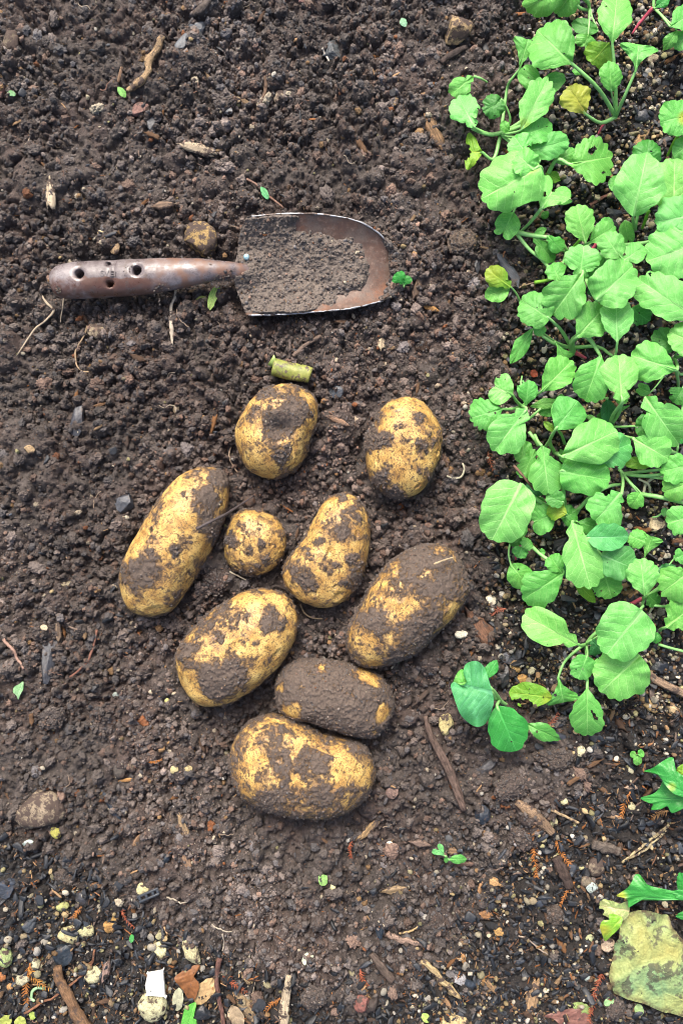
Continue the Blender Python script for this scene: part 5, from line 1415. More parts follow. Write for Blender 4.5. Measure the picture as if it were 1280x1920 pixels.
# --- wood chips and bark
for a in [
 ('pale beige wood chip standing upright at left above the trowel',95,362,56,18,92,(.44,.36,.25)),
 ('pale driftwood chip with a rough bark face above the handle',370,280,64,18,-14,(.36,.29,.20)),
 ('flat brown chip just above the dirty yellow stone',305,385,42,14,4,(.17,.115,.080)),
 ('bright orange brown chip right of the trowel tip',805,578,36,11,-24,(.30,.16,.055)),
 ('long brown splinter beside the trowel tip, standing upright',783,530,74,13,74,(.135,.090,.062)),
 ('ragged bark strip below the tan stone in the upper bed',816,252,76,22,-63,(.17,.105,.058),'bark'),
 ('brown bark slab left of the lower radish leaves',897,1176,78,30,-57,(.125,.066,.042),'bark'),
 ('narrow brown splinter beside the brown bark slab',921,1180,38,11,-52,(.14,.075,.048)),
 ('greyish curved chip next to the tiny two leaved sprout',789,1582,44,16,-14,(.15,.105,.082)),
 ('tan chip with pin holes behind the tiny two leaved sprout',848,1595,26,15,-8,(.25,.16,.095)),
 ('brown chip under the tiny two leaved sprout',868,1621,38,10,4,(.13,.082,.062)),
 ('tan splinter pointing at the bottommost potato',690,1556,56,13,43,(.30,.20,.10)),
 ('brown chip left of the black oily charcoal below the twig',904,1560,32,12,-58,(.20,.125,.070)),
 ('broad tan chip lying flat below the small pale pebbles',741,1669,50,15,10,(.25,.18,.105)),
 ('orange squarish chip among crumbs at lower right',928,1655,25,17,-22,(.36,.22,.10)),
 ('small orange splinter standing left of the squarish orange chip',900,1666,27,10,75,(.26,.15,.075)),
 ('rust brown chip with a pale edge in the crumbs at the bottom right',907,1716,30,18,-18,(.24,.125,.055)),
 ('little ochre chip below the rust brown one',935,1749,20,16,-30,(.32,.19,.07)),
 ('upright orange splinter in grey crumbs near the bottom',867,1797,31,13,-78,(.36,.20,.085)),
 ('orange sliver leaning beside the grey slate at the bottom',903,1833,26,9,-66,(.27,.15,.06)),
 ('tan sliver beneath the orange sliver near the bottom',921,1852,33,11,-55,(.25,.155,.08)),
 ('board like tan chip standing upright at the bottom right',998,1868,64,25,79,(.27,.175,.095)),
 ('short split chip under the hollow straw end',848,1863,30,11,-24,(.38,.30,.19)),
 ('brown splinter below the hollow straw',834,1877,30,10,-52,(.23,.14,.075)),
 ('yellow brown chip under the dark charcoal, right of the blue green seedling',968,1250,26,24,40,(.33,.21,.085),'bark'),
 ('orange bark crumb beside the yellow brown chip',977,1276,27,21,20,(.30,.17,.06),'bark'),
 ('brown chip half under the pink stem at the right edge',1186,1108,36,24,35,(.17,.105,.055),'bark'),
 ('light tan chip slanting on the pumice in the upper right corner',1203,257,52,17,46,(.31,.20,.095)),
 ('orange splinter in the mulch right of the leaf bank',1233,618,30,9,48,(.19,.10,.05)),
 ('brown chip at the right photo edge below the triangular stone',1272,1018,30,18,-10,(.17,.085,.045)),
 ('rust brown flake at the very top near the lobed leaves',978,26,34,7,4,(.23,.095,.035)),
 ('brown splinter in the soil above the plump potato',638,790,44,11,-24,(.21,.13,.085)),
 ('pale chip on the trowel side of the smooth clods',716,645,28,14,78,(.34,.27,.18)),
 ('thin brown splinter beside the green scrap at the upper left',225,141,30,6,76,(.17,.105,.065)),
 ('brown bark piece in the mulch at the left bottom corner',258,1574,32,11,58,(.20,.125,.075)),
 ('tan chip in the soil left of the bottommost potato',344,1548,42,13,-70,(.27,.19,.11)),
 ('dark tan chip in the crumbs below the chip shaped like a boat',352,1620,50,16,-78,(.20,.13,.085),'bark'),
 ('orange chip beside the grey blue charcoal at left',236,1463,27,7,6,(.33,.18,.07)),
 ('tan chip at the left near the charcoal slab',110,1184,40,11,88,(.20,.145,.10)),
 ('ochre resin like chip on the black mulch at the lower left',216,1720,17,15,30,(.42,.25,.08)),
 ('fluted brown cone scale beside the ochre chip',206,1738,21,22,10,(.30,.17,.06),'bark'),
 ('grey brown boat shaped chip beside the notched pumice',199,1818,48,16,74,(.21,.145,.12)),
 ('tan wedge chip right of the oak leaf at the bottom',461,1833,32,15,-48,(.40,.29,.15)),
 ('fibrous piece of brown bark at the bottom edge',463,1888,72,28,-52,(.20,.145,.085),'bark'),
 ('brown chip by the small clover like sprout',1207,1440,26,6,72,(.17,.09,.04)),
 ('pale curved chip on the mulch below the clover like sprout',1180,1476,23,13,4,(.40,.29,.21)),
 ('tan sliver on the charcoal left of the toothed weed',1152,1532,32,8,-6,(.30,.20,.12)),
 ('cream splinter standing upright below the crossed straws',1219,1583,22,9,-80,(.46,.38,.22)),
 ('dry speckled leaf like chip under the leaf bank at right',1211,1316,48,19,-38,(.34,.23,.10),'deadleaf'),
 ('pale knobbly chip near the right photo edge under the leaves',1263,1332,28,16,-30,(.40,.30,.17)),
 ('brown chip beneath the leaf bank at the right photo edge',1221,1290,44,11,88,(.15,.115,.095)),
]:
    chip(*a[:7], mat=a[7] if len(a) > 7 else 'wood', T=.0016 if len(a) > 7 and a[7] == 'deadleaf' else None)

# --- stones
for a in [
 ('tan angular stone at the top, left of the leaf bank',855,55,52,60,-35,(.30,.215,.115),'dirty_stone',.3,3),
 ('dirty ochre stone just above the trowel handle',376,449,64,70,10,(.30,.205,.085),'dirty_stone',.3,1),
 ('big rough stone caked with soil at the left edge near the bottom',72,1517,102,72,6,(.23,.185,.13),'dirty_stone',.3,2),
 ('knobbly brown stone with a green speck at the upper left edge',19,76,36,44,0,(.15,.12,.085),'dirty_stone',.3,1),
 ('flat reddish stone in the upper left of the bed',263,205,36,26,28,(.20,.115,.095),'stone',.25,3),
 ('rounded tan stone half buried under the trowel handle',185,621,44,30,0,(.30,.24,.16),'dirty_stone',.5,1),
 ('yellowish stone with dark pits right of the lowest twig top',836,1358,29,40,15,(.38,.32,.15),'stone',.25,2),
 ('pinkish stone right of the bottommost potato',735,1483,25,30,0,(.21,.140,.115),'stone',.3,3),
 ('small dark oval stone left of the bottommost potato',224,1446,22,31,5,(.060,.052,.046),'stone',.3,1),
 ('pale muddy stone beside the small dark oval stone',245,1437,20,23,0,(.27,.22,.15),'dirty_stone',.3,1),
 ('small cream stone, left one of a pair west of the lowest potato',327,1443,16,15,0,(.38,.33,.17),'stone',.2,1),
 ('small cream stone, right one of a pair west of the lowest potato',352,1442,18,14,10,(.40,.33,.17),'stone',.2,1),
 ('white lumpy stone left of the brown bark slab',864,1190,25,16,0,(.58,.54,.42),'pumice',.1,0),
 ('flat beige triangular stone among the leaves at the right edge',1231,985,40,30,-15,(.42,.34,.22),'stone',.2,4),
 ('large rounded yellowish pumice at bottom left',130,1752,42,36,-10,(.42,.38,.20),'pumice',.2,1),
 ('angular yellowish pumice touching the large rounded one',161,1745,34,25,-20,(.40,.38,.21),'pumice',.2,3),
 ('cream notched pumice beside the grey brown boat shaped chip',177,1828,36,32,25,(.46,.43,.26),'pumice',.2,3),
 ('pale triangular pumice above the green crescent shoot',66,1809,24,24,10,(.45,.43,.28),'pumice',.2,3),
 ('greyish pumice left of the green crescent shoot',43,1838,29,24,15,(.37,.35,.24),'pumice',.2,1),
 ('mossy green pumice cut by the left photo edge',10,1796,28,36,0,(.27,.34,.14),'pumice',.2,1),
 ('pale pitted pumice right of the dark mulch at bottom left',299,1782,31,34,-15,(.46,.44,.26),'pumice',.2,2),
 ('small mossy pumice above the pale pitted one',300,1753,18,21,0,(.34,.32,.18),'pumice',.2,1),
 ('largest pale green stone at the bottom, below the white shard',286,1887,56,62,0,(.44,.42,.25),'pumice',.2,1),
 ('small mossy stone at the left, above the rounded pumice',118,1700,25,18,0,(.34,.35,.14),'pumice',.2,1),
 ('tall pale stone leaning above the oak leaf',358,1783,28,60,22,(.42,.38,.22),'pumice',.25,1),
 ('crumbly cream stone under the black plastic strip',268,1668,26,25,0,(.50,.46,.25),'pumice',.2,0),
 ('pale blue green stone at the left edge of the mulch',53,1582,23,14,22,(.34,.42,.38),'stone',.2,2),
 ('mossy yellow lump beside the big soil caked stone',105,1561,20,24,30,(.32,.31,.08),'pumice',.2,0),
 ('grey pearly slate piece in the mulch at the bottom',862,1839,26,28,20,(.28,.28,.29),'stone',.15,3),
 ('grey stone touching the pearly slate piece',845,1824,22,18,0,(.14,.13,.125),'stone',.2,1),
 ('tiny red seed on the charcoal at bottom left',127,1782,11,12,0,(.42,.075,.055),'scrap',.1,0),
 ('broad tan stone cut by the bottom photo edge',853,1917,60,26,4,(.36,.28,.14),'stone',.2,3),
 ('dull crimson stone near the bottom edge',677,1882,34,32,30,(.20,.085,.070),'stone',.2,3),
 ('porous pale lump in the mulch at lower right',1118,1625,34,42,-20,(.22,.175,.125),'dirty_stone',.2,0),
 ('pale blue grey stone chip under the porous lump',1109,1664,24,18,10,(.30,.36,.34),'stone',.15,4),
 ('round brown grey stone in the mulch by the blotched leaf',1098,1652,20,22,0,(.17,.14,.10),'stone',.2,1),
 ('pinkish white stone touching the left rim of the blotched leaf',1139,1772,26,26,0,(.44,.34,.24),'stone',.2,1),
 ('pale green pebble left of the blotched leaf',1104,1761,15,20,-20,(.33,.36,.20),'stone',.2,1),
 ('grey blue stone chip by the cedar sprig at the lower right',1099,1832,15,16,0,(.24,.29,.27),'stone',.2,2),
 ('cream pebble below the end of the split reed',1037,1541,16,18,0,(.46,.43,.25),'pumice',.1,1),
 ('flat cream stone beside the upright cedar sprig',1015,1573,19,17,0,(.50,.42,.23),'stone',.1,3),
 ('pale bean shaped pebble on the dark mulch under the toothed weed',1183,1514,14,22,10,(.44,.41,.24),'pumice',.1,0),
 ('cream pebble in the mulch beside the small clover like sprout',1182,1446,11,17,15,(.42,.40,.27),'stone',.1,1),
 ('bright cream stone on the mulch at the upper right of the split reed',1057,1503,14,13,0,(.46,.44,.26),'pumice',.1,1),
 ('white rounded pebble left of the tiny sprout at the bottom',730,1583,13,12,0,(.58,.60,.50),'stone',.0,0),
 ('oval cream pebble in soft crumbs at the bottom middle',624,1663,11,16,0,(.46,.44,.25),'stone',.0,0),
 ('cream pebble under the rim of the blue green seedling',1089,1408,16,22,0,(.50,.46,.29),'stone',.1,3),
 ('small cream stone beneath the holed radish leaf',1129,1324,18,14,-15,(.44,.37,.21),'stone',.1,2),
 ('grey round pebble under the leaf bank near the right edge',1238,1148,20,18,0,(.15,.14,.12),'stone',.1,1),
 ('cream stone between the leaf bank and the bluish seedling',998,1259,19,16,-30,(.46,.43,.29),'stone',.1,2),
 ('white cluster like pumice lump beside the mud filmed potato',921,1125,24,18,-30,(.56,.52,.40),'pumice',.1,0),
 ('pale rounded pumice beside the radish crown, below the funnel leaf',1222,110,24,18,0,(.38,.32,.22),'pumice',.1,1),
 ('glossy black pebble on the pumice near the upper right',1203,218,32,25,25,(.024,.027,.034),'coal',.15,1),
 ('cream pumice block beneath the holed leaf of the upper leaf bank',1115,371,20,15,0,(.42,.37,.24),'pumice',.1,3),
 ('yellow ochre pebble under the holed leaf of the upper bank',1092,360,12,13,0,(.42,.28,.08),'stone',.1,0),
 ('rust orange pebble cut by the left photo edge at the bottom',5,1832,14,20,0,(.33,.13,.045),'stone',.1,1),
 ('orange brown pebble beside the greyish pumice',19,1850,13,14,0,(.34,.19,.08),'stone',.1,1),
 ('pinkish pebble in the soil at the upper left edge',2,172,14,24,0,(.22,.11,.085),'stone',.2,1),
 ('tan stone in the soil below the twig at the top',524,183,22,28,0,(.30,.24,.17),'dirty_stone',.4,2),
 ('tan pebble under the small tan stone above the trowel',446,188,15,13,0,(.30,.23,.14),'stone',.1,1),
 ('grey white pebble beside the tan pebble above the trowel',428,207,16,15,0,(.28,.28,.27),'stone',.1,2),
 ('brown oval pebble right of the tan stone in the upper bed',741,185,12,32,0,(.25,.17,.09),'stone',.2,0),
 ('cream stone stuck in the soil near the handle tip',190,438,14,13,0,(.42,.32,.18),'stone',.1,1),
 ('tan pebble above the trowel grip',216,466,18,24,0,(.27,.19,.11),'stone',.2,1),
 ('tan pebble in bare soil left of the longest potato',56,843,20,18,0,(.29,.21,.12),'stone',.2,2),
 ('tan pebble above the dented potato on the left',330,768,13,18,0,(.32,.25,.16),'stone',.2,2),
 ('pale pebble on the left soil beside the long potato',124,1097,28,13,10,(.34,.29,.19),'dirty_stone',.3,1),
 ('cream pebble on top of the charcoal slab at the left',82,1178,17,14,0,(.38,.32,.22),'stone',.0,1),
 ('grey green stone in the soil under the left root',218,1303,15,12,0,(.20,.23,.21),'stone',.2,2),
 ('yellow seed like pebble left of the big clean potato',313,1314,9,10,0,(.46,.45,.17),'stone',.0,0),
 ('muddy brown rounded stone below the smallest potato',468,941,22,22,0,(.12,.065,.042),'dirty_stone',.3,0),
]:
    stone(*a[:7], mat=a[7], sink=a[8], cuts=a[9], amp=.34 if a[9] == 0 else .24)

# --- soil clods
for a in [
 ('large smooth brown clod beside the tip of the trowel',866,453,60,58,0,(0.096,0.073,0.056)),
 ('grey clod half sunk in soil left of the big stone',98,1345,54,46,20,(0.062,0.051,0.047)),
 ('crumbly clod right of the cut green stalk, near the leaves',882,648,44,40,-20,(0.090,0.067,0.056)),
 ('rough clod between the smallest and the longest potato',405,1090,54,58,0,(0.053,0.038,0.034)),
 ('dark peaty clod above the plump potato',792,652,32,26,25,(0.037,0.022,0.015)),
 ('long clay clod in the mulch at the lower left',125,1646,58,30,-32,(0.081,0.064,0.055)),
 ('crumbly clod beneath the stick on the muddy soil, right of the long twig',1040,1420,90,56,-10,(0.078,0.061,0.051)),
 ('broad crumbly clod left of the split reed',960,1470,84,60,10,(0.078,0.061,0.053)),
 ('round clod below the split reed',985,1570,70,56,0,(0.075,0.058,0.050)),
 ('clod with a cream stone at its foot, left of the blotched leaf',1040,1715,38,46,20,(0.088,0.069,0.057)),
 ('clod touching the lower rim of the blotched leaf',1152,1890,46,44,0,(0.078,0.063,0.055)),
 ('small clod at the top of the soil near the bluish chip',378,112,56,52,0,(0.066,0.053,0.047)),
 ('clod at the bottom among the chips beside the pale splinter',590,1868,56,50,0,(0.078,0.063,0.055)),
]:
    ob = stone(*a[:7], mat='clod', name='soil_clod', cat='clod', sink=.40, cuts=0, amp=.46, group=None, hr=.62, freq=2.2)
    vv = np.empty(len(ob.data.vertices) * 3, np.float32); ob.data.vertices.foreach_get('co', vv); vv = vv.reshape(-1, 3)
    w = np.nonzero(vv[:, 2] > -.001)[0]; pk = RNG.choice(w, min(len(w), int(a[3] * a[4] / 9))); n = len(pk); rr = powr(n, .0004, .0021, 2.3)
    tag(instancer('clinging_crumbs', vv[pk], rr[:, None] * RNG.uniform(.7, 1.2, (n, 3)), RNG.uniform(0, 6.28, (n, 3)), soil_tint(n) * 1.08, CRUMBS, ob), kind='stuff')

# --- charcoal
for a in [
 ('longest charcoal slab, dusty, standing upright at the left edge',92,1224,118,32,88,(.034,.036,.043)),
 ('shiny blue black charcoal stick at lower left',208,1512,76,16,-57,(.016,.024,.036)),
 ('dusty charcoal chip left of the dented potato',146,787,62,26,76,(.040,.042,.050)),
 ('dusty charcoal nugget under the flat reddish stone',286,230,38,26,105,(.038,.040,.046)),
 ('bluish charcoal plate at the top, lower left of a pair',341,80,42,22,68,(.062,.072,.084)),
 ('bluish charcoal plate at the top, upper right of a pair',373,54,34,28,25,(.055,.063,.074)),
 ('flat bluish charcoal plate in the top soil above the trowel tip',625,95,42,40,10,(.058,.066,.072)),
 ('charcoal nugget between the two top potatoes',632,733,30,26,20,(.038,.046,.058)),
 ('dusty charcoal chip left of the long potato top',235,943,34,40,-40,(.040,.045,.056)),
 ('grey ribbed charcoal disc beside the blue green seedling',952,1233,30,25,-15,(.046,.050,.060)),
 ('black ribbed charcoal block under the ribbed disc',941,1270,27,44,4,(.010,.011,.013)),
 ('black charcoal cube beneath the low radish seedling',1053,1019,34,32,0,(.012,.013,.015)),
 ('grey blue charcoal stick beside the lone yellowing leaf',954,507,78,20,-54,(.042,.047,.057)),
 ('black charcoal stick left of the lone yellowing leaf',894,492,46,15,86,(.016,.017,.021)),
 ('wide charcoal plate at the left photo edge in the mulch',12,1666,48,36,10,(.026,.033,.046)),
 ('dark purple grey charcoal plate at lower left',154,1684,34,28,-20,(.050,.050,.056)),
 ('broken blue black charcoal block by the red seed',118,1790,40,42,30,(.013,.020,.028)),
 ('upright black charcoal stick between the stick and the pumice',153,1834,62,14,92,(.018,.022,.028)),
 ('oval blue charcoal chip left of the pinkish grey twig',713,1742,40,19,96,(.018,.026,.036)),
 ('sparkling charcoal nugget in the mulch at lower right',1012,1694,26,22,10,(.055,.063,.078)),
 ('heart shaped slate grey charcoal beside the porous lump',1071,1629,24,23,0,(.034,.040,.050)),
 ('oily blue black charcoal flake below the long twig',904,1527,30,36,20,(.016,.022,.032)),
 ('blue black charcoal nugget left of the low potato, in the mulch',308,1611,17,22,-40,(.018,.026,.038)),
 ('dusty flat charcoal plate under the blue green seedling',912,1440,66,25,28,(.046,.044,.046)),
 ('black charcoal lump under the overlapping pale leaves',1235,1250,32,28,-20,(.015,.018,.023)),
 ('black charcoal lump beside the grey round pebble',1247,1192,24,20,60,(.014,.018,.025)),
 ('dark charcoal block beneath the broad scalloped leaf',1130,384,26,17,15,(.014,.017,.022)),
 ('dark charcoal wedge right of the cream pumice block',1150,400,32,21,-20,(.016,.020,.026)),
 ('dark charcoal slab under the holed leaf of the upper bank',1061,336,30,22,20,(.018,.023,.031)),
 ('charcoal chunk under the lower edge of the biggest round leaf',944,896,24,25,10,(.016,.017,.020)),
 ('charcoal plate on the mulch left of the holed drooping leaf',1040,1360,30,22,15,(.022,.025,.033)),
 ('big blue grey charcoal plate beneath the narrow bluish leaf',1042,1384,38,24,-10,(.028,.031,.040)),
 ('ribbed charcoal stick in the mulch under the straws',1153,1556,28,12,-18,(.022,.027,.034)),
 ('charcoal cube in the mulch left of the toothed weed tip',1206,1539,24,14,-10,(.017,.024,.034)),
 ('small upright charcoal stick in the mulch above the cream pebbles',1107,1534,19,10,-55,(.024,.032,.042)),
 ('dark charcoal nugget left of the blotched leaf base',1130,1848,21,16,-20,(.020,.022,.027)),
 ('black charcoal lump at the bottom beside the green leaf',376,1900,40,28,10,(.011,.013,.016)),
 ('black charcoal lump near the fibrous bark',440,1848,28,20,20,(.012,.014,.018)),
 ('blue black charcoal chip beside the grey slate at the bottom',879,1848,22,24,40,(.016,.024,.036)),
 ('charcoal chip with rough face at the lower left mulch',57,1738,28,26,50,(.024,.030,.038)),
]:
    coal(*a)

# --- cedar sprigs
RUST, RUSTR = (.33, .135, .040), (.25, .075, .040)
for a in [
 ('upright orange cedar sprig below the split reed',(1002,1562),(1005,1642),RUST,17),
 ('smaller orange cedar sprig right of the upright one',(1040,1568),(1068,1622),RUST,15),
 ('long red brown cedar sprig left of the blotched leaf',(1133,1809),(1103,1912),RUSTR,15),
 ('orange cedar sprig on the mulch below the small clover like sprout',(1181,1484),(1164,1528),RUST,16),
 ('orange cedar sprig under the toothed weed leaf',(1254,1520),(1224,1532),(.34,.19,.085),16),
 ('rust cedar sprig above the sparkling charcoal nugget',(1078,1651),(1050,1696),RUST,9),
 ('rust cedar sprig by the green crescent shoot, left one',(58,1806),(52,1882),RUST,16),
 ('rust cedar sprig by the green crescent shoot, right one',(54,1815),(92,1852),(.36,.17,.04),18),
 ('russet cedar sprig near the ochre chip at lower left',(226,1698),(252,1738),RUSTR,9),
 ('long russet cedar sprig above the fibrous bark',(414,1824),(488,1870),RUSTR,14),
 ('short rust cedar sprig beside the pale splinter at the bottom',(526,1872),(500,1894),RUST,12),
 ('coral cedar sprig near the dull crimson stone',(675,1815),(689,1846),RUSTR,13),
 ('brown cedar sprig beside the dull crimson stone',(682,1836),(690,1868),(.24,.14,.06),14),
 ('little rust cedar sprig standing below the lowest potato',(661,1573),(658,1606),RUSTR,9),
 ('rust cedar sprig beside the charcoal chunk near the biggest round leaf',(914,844),(930,890),(.17,.062,.034),12),
 ('reddish cedar sprig near the brown bark slab',(948,1142),(922,1152),(.24,.085,.055),14),
 ('tiny orange cedar sprig left of the lowest potato',(272,1424),(302,1424),RUST,7),
 ('orange cedar sprig at the lower left beside the mossy pumice',(154,1700),(140,1728),RUST,10),
 ('dark red cedar sprig beside the bluish narrow leaf',(1018,1360),(1044,1338),(.20,.070,.045),12),
]:
    sprig(*a)

# --- dead leaves and scraps
scrap_leaf('glossy brown oak leaf fragment at the bottom beside the tall pale stone', [(328,1833),(350,1816),(372,1808),(374,1816),(362,1826),(373,1844),(371,1860),(361,1880),(350,1868),(344,1858),(336,1848)], (372,1810), (350,1868), 46, .003, .003, (.17,.068,.022), arch=.1)
scrap_leaf('tan papery leaf overlapping the brown oak leaf', None, (402,1834), (368,1882), 34, .004, .003, (.34,.23,.11), scallop=.03)
scrap_leaf('green torn leaf piece standing at the bottom edge', [(368,1881),(356,1883),(346,1893),(341,1912),(340,1930),(366,1930),(369,1915),(364,1905)], (366,1882), (350,1930), 28, .006, .004, (.11,.42,.06), mat='leaf', name='leaf_scrap', cat='leaf scrap', holes=[(365,1908,3)])
scrap_leaf('maroon dead leaf cut by the bottom edge below the cedar sprig', [(1020,1905),(1050,1895),(1088,1890),(1100,1898),(1108,1925),(1060,1930),(1040,1912)], (1020,1905), (1105,1915), 34, .003, .003, (.15,.070,.055))
scrap_leaf('grey curled leaf beside the brown oak leaf', None, (336,1852), (332,1895), 22, .004, .003, (.30,.30,.20))
scrap_leaf('tan crumpled leaf below the fibrous bark', None, (434,1885), (452,1930), 28, .004, .003, (.25,.19,.12))
scrap_leaf('yellow green leaf fragment under the trowel neck, larger piece', [(410,536),(398,541),(391,556),(389,574),(394,581),(400,575),(406,562),(413,548)], (408,538), (393,580), 18, .004, .003, (.25,.42,.10), mat='leaf', name='leaf_scrap', cat='leaf scrap')
scrap_leaf('yellow green leaf fragment under the trowel neck, smaller muddy piece', None, (386,556), (364,572), 16, .003, .002, (.25,.30,.08), mat='leaf', name='leaf_scrap', cat='leaf scrap', scallop=.08)
scrap_leaf('pale green shredded leaf bit at the left edge by the charcoal slab', [(44,1278),(36,1283),(27,1288),(25,1298),(31,1304),(35,1311),(39,1302),(44,1292)], (44,1279), (32,1308), 18, .003, .003, (.22,.44,.20), mat='leaf', name='leaf_scrap', cat='leaf scrap')
scrap_leaf('small green leaf bit beside the bent tan stick', None, (221,163), (236,182), 13, .004, .003, (.16,.42,.09), mat='leaf', name='leaf_scrap', cat='leaf scrap')
scrap_leaf('small green leaf bit above the trowel blade', None, (489,350), (503,373), 12, .003, .003, (.09,.36,.13), mat='leaf', name='leaf_scrap', cat='leaf scrap')
scrap_leaf('pale green leaf bit at the top by the tan stone', None, (752,34), (760,50), 13, .003, .003, (.18,.40,.22), mat='leaf', name='leaf_scrap', cat='leaf scrap')
scrap_leaf('round green seed leaf on the crumbs at the bottom middle', None, (605,1640), (606,1661), 18, .004, .004, (.22,.44,.12), mat='leaf', name='leaf_scrap', cat='leaf scrap', shape='round', scallop=0)
scrap_leaf('green leaf bit at the upper left edge under the knobbly stone', None, (14,172), (30,178), 10, .003, .003, (.16,.36,.15), mat='leaf', name='leaf_scrap', cat='leaf scrap')
scrap_leaf('pale star like leaf scrap on grey crumbs at the bottom', [(575,1786),(568,1794),(566,1803),(572,1810),(577,1802),(586,1800),(588,1792),(582,1791)], (572,1810), (580,1788), 20, .003, .003, (.50,.56,.40), name='leaf_scrap', cat='leaf scrap')
scrap_leaf('yellow leaf scrap in the left bottom corner', None, (22,1905), (0,1925), 22, .004, .004, (.24,.28,.06), name='leaf_scrap', cat='leaf scrap')
scrap_leaf('yellow rounded leaf scrap at the bottom edge right of the corner', None, (38,1905), (40,1928), 22, .004, .004, (.26,.30,.07), name='leaf_scrap', cat='leaf scrap')
scrap_leaf('lime green rounded scrap below the green crescent shoot', None, (60,1896), (62,1912), 13, .004, .004, (.26,.34,.07), name='leaf_scrap', cat='leaf scrap')
scrap_leaf('small bright green sprout leaf near the russet sprig', None, (246,1768), (248,1752), 9, .004, .006, (.09,.42,.10), mat='leaf', name='leaf_scrap', cat='leaf scrap')
scrap_leaf('green scrap at the bottom beside the stone cut by the edge', None, (792,1900), (803,1917), 15, .004, .004, (.30,.42,.10), name='leaf_scrap', cat='leaf scrap')
scrap_leaf('pale green scrap by the lower rim of the blotched leaf', None, (1150,1872), (1132,1884), 16, .004, .003, (.22,.38,.16), name='leaf_scrap', cat='leaf scrap')
scrap_leaf('green scrap with a brown edge right under the blotched leaf', None, (1194,1882), (1200,1906), 18, .003, .003, (.26,.38,.16), name='leaf_scrap', cat='leaf scrap')
scrap_leaf('mossy scrap left of the long red brown cedar sprig', None, (1072,1882), (1108,1898), 20, .002, .002, (.17,.23,.07), name='leaf_scrap', cat='leaf scrap', scallop=.08)
scrap_leaf('rust red leaf scrap on the gravel inside the leaf bank', None, (1005,694), (996,706), 15, .004, .003, (.28,.055,.025), name='leaf_scrap', cat='leaf scrap')

def mat_blotched():
    t = NT('blotched_leaf'); co = t.coord()
    uv = t.node('ShaderNodeUVMap', uv_map='leaf').outputs[0]
    n1 = t.noise(co, 24, 3, .5); n2 = t.noise(co, 170, 4, .7); n3 = t.noise(co, 600, 3, .7)
    c = t.ramp(n1, [(.36, (.285, .275, .085)), (.5, (.235, .285, .105)), (.62, (.155, .255, .115))])
    c = t.mix(1.0, c, t.ramp(n3, [(.3, (.78,) * 3), (.7, (1.12,) * 3)]), 'MULTIPLY')
    sp = t.math('MULTIPLY', t.rng(n2, .46, .54), t.rng(t.noise(co, 45, 3, .6), .50, .56))
    c = t.mix(t.math('MULTIPLY', sp, .8), c, (.055, .048, .034))
    v = t.voro(co, 75)
    c = t.mix(t.math('MULTIPLY', t.rng(v, .12, .17, 1, 0), t.rng(n2, .46, .54)), c, (.02, .018, .012))
    sep = t.node('ShaderNodeSeparateXYZ'); t.put(sep.inputs[0], uv)
    d = t.math('ABSOLUTE', sep.outputs[1])
    fr = t.math('ABSOLUTE', t.math('SUBTRACT', t.math('FRACT', t.math('SUBTRACT', t.math('MULTIPLY', sep.outputs[0], 4.5), t.math('MULTIPLY', d, 1.3))), .5))
    vn = t.math('MAXIMUM', t.rng(fr, .0, .05, 1, 0), t.rng(d, .015, .05, 1, 0))
    c = t.mix(t.math('MULTIPLY', vn, .12), c, (.23, .19, .06))
    e = t.attr('rim')
    c = t.mix(t.math('MULTIPLY', e, t.rng(n2, .35, .6)), c, (.085, .060, .030))
    b = t.bump(t.math('ADD', t.math('MULTIPLY', vn, .12), n2), .8, .0016); b = t.bump(t.noise(co, 55, 3, .6), .8, .006, b)
    return t.done(c, .6, b, .35)
M['blotched'] = mat_blotched()
BP = [(1163,1722),(1186,1709),(1210,1707),(1238,1714),(1252,1716),(1260,1736),(1271,1753),(1284,1768),(1296,1800),(1300,1850),(1296,1900),(1262,1900),(1230,1893),(1197,1878),(1171,1871),(1151,1862),(1144,1845),(1142,1827),(1147,1803),(1149,1775),(1158,1757),(1161,1740)]
ob = scrap_leaf('large yellow green rotting leaf with dark blotches in the bottom right corner', BP, (1200,1708), (1255,1905), 150, .012, .009, (1,1,1), mat='blotched', name='rotting_leaf', cat='dead leaf', fold=.0, wave=.03, arch=.06, scallop=.02, curl=.16, holes=[(1187,1824,2.4),(1190,1832,2.6),(1179,1731,2.2),(1192,1729,2)])
nv = len(ob.data.vertices); fattr(ob.data, 'rim', np.r_[np.repeat(sstep(.86, 1., np.linspace(0, 1, 17)[1:] ** .85), 96), 0][:nv])

# --- singular things
stalk = bpy.data.objects.new('green_stalk', None); COL.objects.link(stalk)
stalk.location = on_ground(545, 696, .006)
tag(stalk, 'short cut length of green potato stalk lying above the dented potato', 'stalk')
P = np.array([np.array(on_ground(a, b, 0)) for a, b in spline([(513,690),(540,697),(562,702),(583,707)], 16)]); P[:, 2] = stalk.location.z
V, F = tube_arrays(P, np.array([.0070] * 12 + [.0068, .0064, .0062, .0060]), 20, True, .8, .08, 3)
t = NT('stalk_skin'); co = t.coord(); n = t.noise(co, 110, 3)
c = t.ramp(n, [(.35, (.12, .145, .026)), (.65, (.25, .26, .065))]); c = t.mix(t.rng(t.noise(co, 260, 4, .7), .50, .60), c, (.085, .062, .048))
M['stalk'] = t.done(c, .5, t.bump(t.noise(co, 400, 3), .5, .0007), .4)
obj('cut_stem', mk_mesh('cut_stem', V - np.array(stalk.location), F, M['stalk']), stalk)
V, F = tube_arrays(np.array([P[0] + np.array([-.0012, .0004, .001]), P[0] + np.array([.0006, .004, .0035]), P[0] + np.array([.001, .0085, .0055])]), [.0035, .0026, .0004], 8, True, .35)
